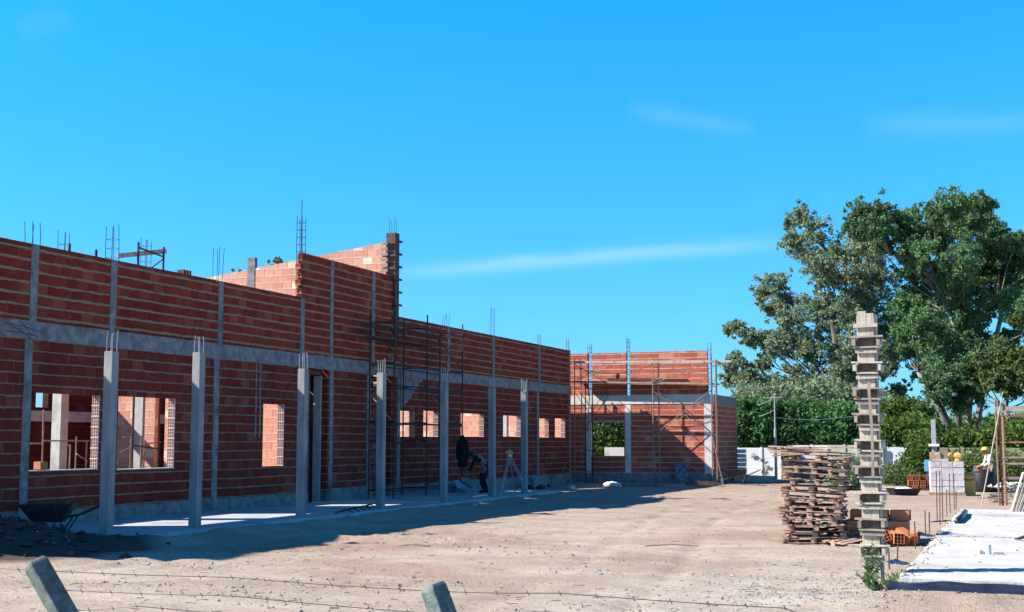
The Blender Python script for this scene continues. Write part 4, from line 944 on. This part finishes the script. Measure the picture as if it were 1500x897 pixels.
hedge('green shrubs under the big trees, right of the formwork column',vary([(1310,642,30,22),(1345,640,34,24),(1385,652,34,16),(1430,653,40,15),(1480,650,40,20),(1530,645,40,30)]),64,M['leafI'],.2,24)
hedge('loose pale green shrubs rising above the hedge left of the pale pole',vary([(1095,604,16,12),(1125,598,12,10),(1180,600,18,12)]),67,M['leafG'],.17,20,'shrub','shrubs')
hedge('fresh green shrubs rising under the sky gap between the two big trees',vary([(1325,600,16,12),(1300,606,14,12),(1350,604,16,10)]),67,M['leafI'],.17,20,'shrub','shrubs')
hedge('grey brushwood thicket under the eucalyptus',[(1180,590,40,26),(1230,600,40,30),(1285,610,30,28),(1130,590,30,22)],69,M['leafA'],.22,16,'thicket','bushes')
hedge('airy grey-green saplings behind the hedge, left of the eucalyptus trunk',vary([(1095,580,20,16),(1130,570,24,18),(1165,578,26,18),(1205,570,24,16)],4),71,M['leafA'],.16,11,'thicket','bushes')
hedge('bright green ivy-like bush seen through the window gap of the wing',[(880,640,34,34),(905,640,30,30),(860,640,30,30),(890,612,34,24),(905,655,24,20),(880,660,24,18)],73,M['leafI'],.22,46,'bush','bush')
hedge('leafy shrub climbing over the wall left of the blue box pole',[(1345,680,18,22),(1352,655,16,18),(1330,695,16,12)],58.5,M['leafI'],.14,36,'shrub','shrub')
hedge('grassy green mound of creeper before the olive wall',[(1400,690,34,12),(1440,685,34,14),(1480,690,30,14)],58.3,M['leafG'],.12,34,'creeper','shrub')
hedge('dark tangled bush between pallet stack and formwork column',[(1245,695,14,20),(1232,705,12,12)],50,M['leafA'],.12,50,'shrub','shrub')
hedge('low pale bush beyond the formwork column on the right',[(1310,700,16,12),(1325,705,14,8)],55,M['leafG'],.12,40,'shrub','shrub')
hedge('far band of dark trees closing the horizon beyond the yard',[(1040+i*45,640-random.uniform(0,8),34,22) for i in range(14)],110,M['leafH'],.4,14,'treeline','trees')
# weeds
def weed(loc,label,n,h,spread,mat,name='weed'):
    T=thing(name,label,'plant',loc); P=[]; m=MB()
    for i in range(n):
        a=random.uniform(0,6.28); L=h*random.uniform(.5,1.1); s=spread*random.uniform(.2,1)
        pts=[Vector((0.03*math.cos(a),.03*math.sin(a),0)),Vector((s*.4*math.cos(a),s*.4*math.sin(a),L*.6)),Vector((s*math.cos(a),s*math.sin(a),L))]; m.tube(pts,[.006,.005,.003],4)
        for k in range(16):
            u=random.uniform(.2,1); q=pts[0].lerp(pts[1],min(1,u*2)) if u<.5 else pts[1].lerp(pts[2],u*2-1); P.append((q.x+random.uniform(-.03,.03),q.y+random.uniform(-.03,.03),q.z+random.uniform(-.02,.03)))
    m.build('stem',mat,T); leafmesh('leaves',P,.085,mat,T,.35); return T
M['weed']=leaf_mat('weed',(.10,.17,.07),(.22,.30,.14),(.16,.24,.10)); M['weed2']=leaf_mat('weed2',(.16,.26,.04),(.28,.36,.08),(.2,.3,.05))
q=onZ(1272,862); weed((q.x,q.y,0),'tall leafy weed growing at the foot of the formwork column',9,.56,.2,M['weed'])
q=onZ(1282,868); weed((q.x,q.y,0),'low grey-green weed in front of the formwork column foot',12,.22,.26,M['weed'])
def tuft(loc,label,n,h):
    m=MB()
    for i in range(n):
        a=random.uniform(0,6.28); s=random.uniform(.02,.16); L=h*random.uniform(.5,1.2); b=Vector((random.gauss(0,.04),random.gauss(0,.04),0)); e=b+Vector((s*math.cos(a),s*math.sin(a),L)); mid=b.lerp(e,.5)+Vector((0,0,.03)); m.tube([b,mid,e],[.005,.004,.001],3)
    o=m.build('grass_tuft',M['weed2']); o.location=loc; tag(o,label,'grass')
q=onZ(1314,856); tuft((q.x,q.y,gz(q.x,q.y)-.01),'bright green grass tuft by the near slab corner',45,.17)
q=onZ(1302,862); tuft((q.x,q.y,gz(q.x,q.y)-.01),'small grass tuft between weed and slab corner',20,.09)
# ------------------------------------------------------------------ foreground fence
def fpost(px,py,D,label,wpx,dirv,px2,py2):
    """concrete fence post with the top arm bent over"""
    tp=(rt*((px-750)/F)+cu*((448.5-py)/F)+fw); tp=tp*(D/(tp.dot(fh))); top=Vector((0,0,EYE))+tp
    d=Vector(dirv).normalized(); T=thing('fence_post',label,'fence post',(0,0,0),0,'leaning concrete fence posts')
    knee=top-d*.46; foot=Vector((knee.x,knee.y,0)); T.location=foot
    w=.047
    m=MB(); xax=rt; 
    def sec(c,axis,s=1):
        x=(xax-axis*xax.dot(axis)).normalized(); x=(x*math.cos(.78)+axis.cross(x)*math.sin(.78)); y=axis.cross(x); return [c+(-x-y)*w*s,c+(x-y)*w*s,c+(x+y)*w*s,c+(-x+y)*w*s]
    ax=(d+Vector((0,0,1))).normalized()
    m.loft([sec(foot-Vector((0,0,.3)),Vector((0,0,1)),1.15),sec(knee-Vector((0,0,.05)),ax),sec(top-d*.02,d,.95),sec(top,d,.8)]); m.build('shaft',M['fpost'],T,world=True,bevel=.004)
    return top,d
left=-rt
t1,d1=fpost(50,823,6.2,'leaning green-grey concrete fence post at the lower left corner',28,(left*.60+fh*.08+up*.8),0,0)
t2,d2=fpost(633,857,5.9,'leaning green-grey concrete fence post at the bottom centre',28,(left*.36+fh*.12+up*.82),0,0)
def gp(px,py,D):
    tp=(rt*((px-750)/F)+cu*((448.5-py)/F)+fw); tp=tp*(D/(tp.dot(fh))); return Vector((0,0,EYE))+tp
t3=gp(1235,921,5.6)
m=None
fpost(1235,915,5.6,'fence post continuing right below the picture edge',28,(left*.2+fh*.3+up*.9),0,0)
wires=[([gp(-300,815,6.5),t1-d1*.05,gp(340,846,6.1),t2-d2*.03,gp(820,869,5.8),gp(1150,891,5.65),t3],'upper strand of rusty barbed wire strung between the fence posts'),
 ([t1-d1*.16,gp(340,873,6.0),t2-d2*.14,gp(800,896,5.75),gp(1000,915,5.7)],'middle strand of rusty barbed wire strung between the fence posts'),
 ([t1-d1*.28,gp(200,888,6.05),t2-d2*.22,gp(760,905,5.8)],'lowest visible strand of barbed wire between the fence posts')]
for pts,lab in wires:
    m=MB(); full=[]
    for a,b in zip(pts[:-1],pts[1:]):
        for k in range(12): full.append(a.lerp(b,k/12)-Vector((0,0,.004*math.sin(k/12*math.pi))))
    full.append(pts[-1]); m.tube(full,.0022,5)
    L=0
    for a,b in zip(full[:-1],full[1:]):
        L+=(b-a).length
        if L>.11:
            L=0
            for s in (-1,1): m.tube([b+Vector((0,0,.011*s))-rt*.006*s,b,b+Vector((0,.01*s,-.011*s))],.0014,4)
    tag(m.build('barbed_wire',M['wire']),lab,'barbed wire')
# ------------------------------------------------------------------ tripod with level
tp=onZ(741,737); X=tp.x; Y=onX(745,700,tp.x).y
T=thing('survey_tripod','pale aluminium surveying tripod with a level on top, standing in the building shadow','tripod',(tp.x,tp.y,0))
c=onZ(749,735); apex=onY(746,668,c.y); 
for k,(px,py) in enumerate(((731,737),(782,736),(755,726))):
    f=onZ(px,py); m=MB(); f2=f; a=apex; mid=a.lerp(f2,.52)
    n=(f2-a).cross(Vector((0,1,0))).normalized()*.035
    m.tube([a-n,mid-n*.8],.014,6); m.tube([a+n,mid+n*.8],.014,6); m.tube([mid.lerp(a,.1),f2],.017,6); m.bar(mid-n,mid+n,.04,.05); m.build('leg',M['alu'],T,world=True)
m=MB(); m.tube([apex-Vector((0,0,.02)),apex+Vector((0,0,.03))],.09,12); m.build('head',M['alu'],T,world=True)
m=MB(); z=apex+Vector((0,0,.1)); m.tube([z-rt*.11,z+rt*.11],[.045,.055],10); m.tube([apex+Vector((0,0,.03)),apex+Vector((0,0,.08))],.05,10); m.bar(z+Vector((0,0,.04)),z+Vector((0,0,.09)),.05,.07); tag(m.build('survey_level',M['bag']),'small orange optical level on the surveying tripod','level')
# bucket on its side
p=onZ(783,716); T=thing('bucket','pale blue bucket lying tilted on the dirt near the right end of the facade','bucket',(p.x,p.y,.0))
m=MB(); a=Vector((-.02,0,.32)); d=Vector((.75,-.35,-.45)).normalized(); m.tube([a-d*.16,a+d*.2,a+d*.19],[.15,.2,.18],16); m.build('body',M['bucketb'],T); m=MB(); m.tube([a+d*.2+Vector((0,.2,0)),a+d*.3+Vector((-.15,.12,.25)),a+d*.2+Vector((-.1,-.2,.1))],.006,5); m.build('handle',M['tin'],T)
m=MB(); 
for i in range(25): stone(m,(p.x-.1+random.gauss(0,.4),p.y+.3+random.gauss(0,.4),.05),random.uniform(.05,.14))
tag(m.build('rubble_heap',M['clod']),'dark rubble around the tilted bucket','rubble',kind='stuff')
# ------------------------------------------------------------------ jacket
def sect(c,rx,ry,n=12,wob=.12,seed=0): return [Vector((c[0]+rx*math.cos(2*math.pi*k/n)*(1+wob*mn.noise(Vector((k*.9,c[2]*4,seed)))),c[1]+ry*math.sin(2*math.pi*k/n)*(1+wob*mn.noise(Vector((k*.9,c[2]*4,seed+5)))),c[2])) for k in range(n)]
T=thing('work_jacket','dark work jacket hanging from the scaffold upright','jacket',(-16.75,y3-.32,0))
m=MB(); m.loft([sect((.0,0,.95),.15,.10),sect((.02,0,1.15),.17,.1),sect((0,0,1.5),.15,.09),sect((0,0,1.8),.17,.08),sect((0,0,1.9),.10,.06),sect((0,0,1.98),.04,.04)]); m.build('torso',M['cloth_d'],T,smooth=True)
m=MB(); m.tube([(-.13,0,1.82),(-.17,-.02,1.5),(-.15,-.02,1.2)],[.06,.055,.05],8); m.tube([(.13,0,1.82),(.18,.02,1.5),(.17,.0,1.25)],[.06,.055,.05],8); m.build('sleeve',M['cloth_d'],T,smooth=True)
# ------------------------------------------------------------------ people
def skin(name,V,E,R,mat,parent,sub=1):
    me=bpy.data.meshes.new(name); me.from_pydata([tuple(v) for v in V],E,[]); o=bpy.data.objects.new(name,me); COL.objects.link(o)
    sm=o.modifiers.new('s','SKIN'); sm.use_smooth_shade=True
    for i,r in enumerate(R): me.skin_vertices[0].data[i].radius=(r if isinstance(r,tuple) else (r,r))
    me.skin_vertices[0].data[0].use_root=True
    ss=o.modifiers.new('u','SUBSURF'); ss.levels=sub; ss.render_levels=sub
    dg=bpy.context.evaluated_depsgraph_get(); dg.update(); nm=bpy.data.meshes.new_from_object(o.evaluated_get(dg)); bpy.data.objects.remove(o)
    nm.materials.clear(); nm.materials.append(mat); nm.polygons.foreach_set('use_smooth',[True]*len(nm.polygons))
    q=bpy.data.objects.new(name,nm); COL.objects.link(q); q.parent=parent; return q
def person(label,loc,rz,J,shirt,trous,helmet=None,hair='dark'):
    """J: joints in local space, figure looks along -X of the empty"""
    T=thing('person',label,'person',loc,rz); V=[];E=[];R=[];idx={}
    def add(k,p,r,par=None):
        idx[k]=len(V); V.append(Vector(p)); R.append(r)
        if par: E.append((idx[par],idx[k]))
    add('pel',J['pel'],.13); add('waist',Vector(J['pel']).lerp(Vector(J['chest']),.5),.12,'pel'); add('chest',J['chest'],.145,'waist'); add('neck',J['neck'],.055,'chest')
    hd=Vector(J['head']); add('skull',hd-(hd-Vector(J['neck']))*.2,.085,'neck'); add('crown',hd+(hd-Vector(J['neck'])).normalized()*.08,.075,'skull')
    for s in ('l','r'):
        add('sh'+s,J['sh'+s],.062,'chest'); add('el'+s,J['el'+s],.043,'sh'+s); add('wr'+s,J['wr'+s],.029,'el'+s)
        w=Vector(J['wr'+s]); d=(w-Vector(J['el'+s])).normalized(); add('pa'+s,w+d*.07,(.038,.022),'wr'+s)
        sd=d.cross(Vector((1,0,0.2))).normalized()
        for k in range(4):
            b=w+d*.09+sd*((k-1.5)*.02); add(f'f{s}{k}',b+d*(.035+.006*(k in(1,2))),.010,'pa'+s); add(f'g{s}{k}',b+d*.055+Vector((-.012,0,-.02)),.008,f'f{s}{k}')
        add(f't{s}',w+d*.04+sd*.045,.011,'pa'+s)
        add('hp'+s,J['hp'+s],.095,'pel'); add('kn'+s,J['kn'+s],.062,'hp'+s); add('an'+s,J['an'+s],.042,'kn'+s)
    skin('body',V,E,R,M['skin'],T,1)
    # clothing over the same joints
    def sub(keys,radii,mat,name):
        v=[J2[k] for k in keys]; e=[(keys.index(a),keys.index(b)) for a,b in edges if a in keys and b in keys]; skin(name,v,e,[radii[k] for k in keys],mat,T,1)
    J2={k:Vector(v) for k,v in J.items()}; J2['waist']=J2['pel'].lerp(J2['chest'],.5)
    for s in ('l','r'): J2['fo'+s]=J2['el'+s].lerp(J2['wr'+s],.75)
    edges=[('pel','waist'),('waist','chest')]+[(a+s,b+s) for s in 'lr' for a,b in (('sh','el'),('el','fo'),('hp','kn'),('kn','an'))]+[('chest','sh'+s) for s in 'lr']+[('pel','hp'+s) for s in 'lr']
    sub(['waist','chest','shl','ell','fol','shr','elr','for'],dict(waist=.145,chest=.165,shl=.078,shr=.078,ell=.058,elr=.058,fol=.045,**{'for':.045}),M[shirt],'shirt')
    sub(['pel','waist','hpl','knl','anl','hpr','knr','anr'],dict(pel=.15,waist=.138,hpl=.108,hpr=.108,knl=.078,knr=.078,anl=.062,anr=.062),M[trous],'trousers')
    for s in 'lr':
        a=J2['an'+s]; m=MB(); m.loft([[(a.x+.07,a.y-.05,0),(a.x+.07,a.y+.05,0),(a.x+.06,a.y+.045,.11),(a.x+.06,a.y-.045,.11)],[(a.x-.06,a.y-.052,0),(a.x-.06,a.y+.052,0),(a.x-.05,a.y+.045,.1),(a.x-.05,a.y-.045,.1)],[(a.x-.19,a.y-.045,0),(a.x-.19,a.y+.045,0),(a.x-.18,a.y+.035,.05),(a.x-.18,a.y-.035,.05)]]); m.build('boot',M['rubber'],T)
    c=hd
    m=MB(); m.ell((c.x-.095,c.y,c.z-.02),(.02,.014,.03),8,5); m.build('nose',M['skin'],T,smooth=True)
    m=MB(); [m.ell((c.x-.082,c.y+q*.03,c.z+.01),(.01,.012,.008),6,4) for q in (-1,1)]; m.build('eye',M['dark'],T)
    m=MB(); [m.ell((c.x,c.y+q*.085,c.z-.01),(.02,.01,.03),6,4) for q in (-1,1)]; m.build('ear',M['skin'],T)
    if helmet:
        m=MB(); rings=[]
        for i in range(7): 
            t=i/6*math.pi/2; rings.append([(c.x+.015+.135*math.cos(t)*math.cos(a),c.y+.115*math.cos(t)*math.sin(a),c.z+.045+.11*math.sin(t)) for a in [2*math.pi*k/14 for k in range(14)]])
        rings.insert(0,[(c.x-.01+.17*math.cos(a),c.y+.13*math.sin(a),c.z+.035) for a in [2*math.pi*k/14 for k in range(14)]])
        m.loft(rings); m.build('helmet',M[helmet],T,smooth=True)
    else:
        m=MB(); m.ell((c.x+.02,c.y,c.z+.05),(.10,.09,.09),12,7); m.build('hair',M['dark'],T,smooth=True)
    return T
J=dict(pel=(.02,0,.82),chest=(-.10,0,1.16),neck=(-.20,0,1.34),head=(-.27,0,1.44),shl=(-.15,-.19,1.27),shr=(-.15,.19,1.27),ell=(-.22,-.24,.99),elr=(-.22,.24,.99),wrl=(-.42,-.14,.90),wrr=(-.42,.14,.90),hpl=(.03,-.1,.78),hpr=(.03,.1,.78),knl=(-.06,-.12,.44),knr=(.04,.12,.43),anl=(-.02,-.12,.09),anr=(.10,.13,.09))
p=onZ(1456,721); person('worker in white shirt, tan trousers and yellow helmet bending beside the right scaffold',(p.x,p.y,0),.3,J,'white_c','tan_c','yellow')
a=Matrix.Rotation(.3,3,'Z')@Vector((-.54,0,.80)); brick((p.x+a.x,p.y+a.y,a.z),(0.2,1.2,.3),'orange hollow brick held in the hands of the worker with the yellow helmet','brick in hand')
J=dict(pel=(.20,0,.80),chest=(-.02,0,1.12),neck=(-.16,0,1.2),head=(-.29,0,1.16),shl=(-.1,-.19,1.14),shr=(-.1,.19,1.14),ell=(-.25,-.22,.86),elr=(-.25,.22,.86),wrl=(-.38,-.12,.62),wrr=(-.38,.12,.62),hpl=(.2,-.1,.76),hpr=(.2,.1,.76),knl=(.02,-.14,.45),knr=(.1,.14,.44),anl=(.14,-.13,.09),anr=(.22,.14,.09))
p=onZ(703,722,.15); person('dark-clothed worker bending over beside the porch posts in the shade',(p.x,p.y,.15),YAW,J,'cloth_d','cloth_d',None)
m=MB()
for i in range(6): m.mbox(Matrix.Translation((p.x-.7+random.uniform(-.3,.3),p.y-.1+random.uniform(-.3,.3),.24+.05*i))@Euler((random.random(),random.random(),random.random())).to_matrix().to_4x4(),.3,.2,.16,.02)
tag(m.build('tool_sacks',M['bucketb']),'small heap of pale sacks and tools at the feet of the dark-clothed worker','sacks')
# ------------------------------------------------------------------ wheelbarrows
def barrow(label,loc,rz,mat):
    T=thing('wheelbarrow',label,'wheelbarrow',loc,rz); r=lambda x0,x1,b,z:[(x0,-b,z),(x1,-b,z),(x1,b,z),(x0,b,z)]
    m=MB(); m.loft([r(-.28,.22,.18,.3),r(-.52,.42,.32,.62),r(-.50,.40,.30,.62),r(-.27,.21,.17,.33)]); m.build('tray',M[mat],T)
    for s in (-1,1): m=MB(); m.tube([(-.62,s*.06,.2),(-.2,s*.2,.3),(.5,s*.27,.42),(.95,s*.29,.62)],.018,6); m.build('handle',M['pipe'],T)
    for s in (-1,1): m=MB(); m.tube([(.1,s*.22,.34),(.18,s*.24,.0),(.42,s*.24,.38)],.015,6); m.build('leg',M['pipe'],T)
    m=MB(); pts=[(-.62+.16*math.cos(a),0,.2+.16*math.sin(a)) for a in [2*math.pi*k/16 for k in range(17)]]; m.tube(pts,.038,8,cap=False); w=m.build('wheel',M['rubber'],T,smooth=True)
    m=MB(); m.tube([(-.62,-.06,.2),(-.62,.06,.2)],.03,8)
    for k in range(4): a=k*math.pi/4; m.bar((-.62-.14*math.cos(a),0,.2-.14*math.sin(a)),(-.62+.14*math.cos(a),0,.2+.14*math.sin(a)),.01,.012)
    m.build('hub',M['alu'],w); return T
p=onX(75,745,-16.3); barrow('dark wheelbarrow parked on the earth heap under the leftmost window',(-16.3,p.y,gz(-16.3,p.y)-.05),.5,'tin')
p=onZ(1058,711); barrow('small wheelbarrow with a pale wheel at the corner of the brick wing',(p.x+.5,p.y+.5,0),.1,'tin')
# boards against the wing
p=onZ(983,711); m=MB(); m.mbox(Matrix.Translation((0,0,.42))@Euler((.12,0,0)).to_matrix().to_4x4(),.55,.05,.84,.01); o=m.build('spattered_panel',M['spat'] if 'spat' in M else rough_mat('spat',(.05,.07,.10),(.45,.5,.55),7,.8,.3,.003),bevel=.004); o.location=(p.x,YW-.35,0); tag(o,'paint-spattered grey panel leaning against the foot of the brick wing','panel')
m=MB(); a=onZ(905,712); b=onZ(968,713); m.box(a.x,b.x,a.y,a.y+.5,0,.1); tag(m.build('concrete_kerb',M['conc'],bevel=.01),'low concrete strip on the ground in front of the brick wing','kerb')
p=onZ(897,712); m=MB(); m.ell((0,0,.05),(.35,.2,.12),12,6,.2); o=m.build('white_sack',M['white_c'],smooth=True); o.location=(p.x,p.y,0); tag(o,'crumpled white sack lying in the shade before the wing','sack')
p=onZ(838,716); m=MB(); m.ell((0,0,.03),(.14,.1,.08),10,6,.2); o=m.build('white_rag',M['white_c'],smooth=True); o.location=(p.x,p.y,0); tag(o,'small pale rag on the dirt near the end of the long facade','rag')
p=onZ(1040,716)
planks([((p.x-1+U(-.3,.3),p.y+.6+U(-.2,.2),.1+.05*i),(p.x+.2+U(-.3,.3),p.y+.6+U(-.2,.2),.08+.05*i),.08,.03) for i in range(4)],'loose_board','wood_d','dark scrap board at the right foot of the wing scaffold','board','scrap boards by the wing scaffold')
m=MB(); p=onZ(1412,868,.03); m.bar(p-rt*.12-fh*.12,p+rt*.12+fh*.3,.03,.02); tag(m.build('stick',M['wood_d']),'dark stick lying on the soil in front of the slab','stick')
for (px,py,l,lab) in ((945,800,.9,'thin stick lying on the open dirt in the yard middle'),(585,800,.5,'short stick on the turned soil near the shadow edge')):
    p=onZ(px,py,.03); m=MB(); m.tube([p,p+rt*l*.5+Vector((0,0,.03)),p+rt*l],.012,5); tag(m.build('stick',M['wood']),lab,'stick')
m=MB(); 
for i in range(6):
    a=onZ(490+i*9,752-i*2,.16); m.tube([a,a+Vector((.2,.15,.08)),a+Vector((.45,.1,.02))],.012,5)
tag(m.build('hose_tangle',M['dark'],smooth=True),'tangled dark hose on the porch slab by the doorways','hose')
# ------------------------------------------------------------------ camera, light, sky
cam=bpy.data.cameras.new('camera'); co=bpy.data.objects.new('camera',cam); COL.objects.link(co); S.camera=co
co.location=(0,0,EYE); co.rotation_euler=(math.pi/2+PITCH,0,YAW); cam.sensor_width=36; cam.lens=36*F/1500; cam.clip_end=3000; cam.clip_start=.1
d=Vector((1,.48,-.87)); el=math.asin(-d.z/d.length)
L=bpy.data.lights.new('sun','SUN'); L.energy=5.0; L.angle=math.radians(.53); L.color=(1,.93,.84)
lo=bpy.data.objects.new('sun',L); COL.objects.link(lo); lo.rotation_euler=d.to_track_quat('-Z','Y').to_euler()
w=bpy.data.worlds.new('World'); S.world=w; w.use_nodes=True; nt=w.node_tree; bg=nt.nodes['Background']
sky=nt.nodes.new('ShaderNodeTexSky'); sky.sky_type='NISHITA'; sky.sun_disc=False; sky.sun_elevation=el; sky.sun_rotation=math.atan2(-d.x,-d.y)%(2*math.pi)
sky.altitude=0; sky.air_density=1.0; sky.dust_density=.3; sky.ozone_density=2.5
tint=nt.nodes.new('ShaderNodeMix'); tint.data_type='RGBA'; tint.blend_type='MULTIPLY'; tint.inputs[0].default_value=1; nt.links.new(sky.outputs[0],tint.inputs[6]); tint.inputs[7].default_value=(.30,1.04,1.5,1)
tc=nt.nodes.new('ShaderNodeTexCoord')
def wm(op,a,b=0.0,clamp=False):
    n=nt.nodes.new('ShaderNodeMath'); n.operation=op; n.use_clamp=clamp
    for i,x in enumerate((a,b)):
        if isinstance(x,bpy.types.NodeSocket): nt.links.new(x,n.inputs[i])
        else: n.inputs[i].default_value=x
    return n.outputs[0]
def dot(vec):
    n=nt.nodes.new('ShaderNodeVectorMath'); n.operation='DOT_PRODUCT'; nt.links.new(tc.outputs['Generated'],n.inputs[0]); n.inputs[1].default_value=vec; return n.outputs['Value']
nz=nt.nodes.new('ShaderNodeTexNoise'); mp=nt.nodes.new('ShaderNodeMapping'); mp.inputs['Scale'].default_value=(5,5,26); nt.links.new(tc.outputs['Generated'],mp.inputs[0]); nt.links.new(mp.outputs[0],nz.inputs['Vector']); nz.inputs['Scale'].default_value=2.2; nz.inputs['Detail'].default_value=6; nz.inputs['Roughness'].default_value=.65
sz=nt.nodes.new('ShaderNodeSeparateXYZ'); nt.links.new(tc.outputs['Generated'],sz.inputs[0])
mr=nt.nodes.new('ShaderNodeMapRange'); mr.inputs['From Min'].default_value=.0; mr.inputs['From Max'].default_value=.34; nt.links.new(sz.outputs[2],mr.inputs['Value'])
tm=nt.nodes.new('ShaderNodeMix'); tm.data_type='RGBA'; nt.links.new(mr.outputs[0],tm.inputs[0]); tm.inputs[6].default_value=(.36,.78,1.42,1); tm.inputs[7].default_value=(.10,1.22,1.72,1); mr2=nt.nodes.new('ShaderNodeMapRange'); mr2.inputs['From Min'].default_value=.38; mr2.inputs['From Max'].default_value=.9; nt.links.new(sz.outputs[2],mr2.inputs['Value'])
tm2=nt.nodes.new('ShaderNodeMix'); tm2.data_type='RGBA'; nt.links.new(mr2.outputs[0],tm2.inputs[0]); nt.links.new(tm.outputs[2],tm2.inputs[6]); tm2.inputs[7].default_value=(.09,.36,.85,1); nt.links.new(tm2.outputs[2],tint.inputs[7])
col=tint.outputs[2]
for (a,b,wd,st) in (((560,402),(1180,352),.0058,.20),((915,160),(1110,190),.007,.06),((1260,186),(1560,178),.009,.06),((20,45),(110,20),.01,.03)):
    A_=ray(*a).normalized(); B_=ray(*b).normalized(); n_=A_.cross(B_).normalized(); mid=(A_+B_).normalized(); al=n_.cross(mid).normalized(); half=abs((B_-A_).dot(al))/2
    dist=wm('ADD',dot(n_),wm('MULTIPLY',wm('SUBTRACT',nz.outputs['Fac'],.5),wd*1.3)); g_=wm('POWER',2.718,wm('MULTIPLY',wm('MULTIPLY',dist,dist),-1/(wd*wd)))
    t_=wm('DIVIDE',dot(al),half); e_=wm('SUBTRACT',1.0,wm('POWER',wm('ABSOLUTE',t_),4.0),clamp=True)
    fac=wm('MULTIPLY',wm('MULTIPLY',g_,e_),wm('MULTIPLY',wm('ADD',nz.outputs['Fac'],.3),st),clamp=True); fac=wm('MULTIPLY',fac,wm('GREATER_THAN',dot(mid),0.0))
    mx=nt.nodes.new('ShaderNodeMix'); mx.data_type='RGBA'; nt.links.new(fac,mx.inputs[0]); nt.links.new(col,mx.inputs[6]); mx.inputs[7].default_value=(7.5,8.6,9.5,1); col=mx.outputs[2]
nt.links.new(col,bg.inputs['Color']); bg.inputs['Strength'].default_value=.067
S.view_settings.view_transform='Standard'; S.view_settings.look='None'; S.view_settings.exposure=1.2; S.view_settings.gamma=1
S.render.engine='CYCLES'
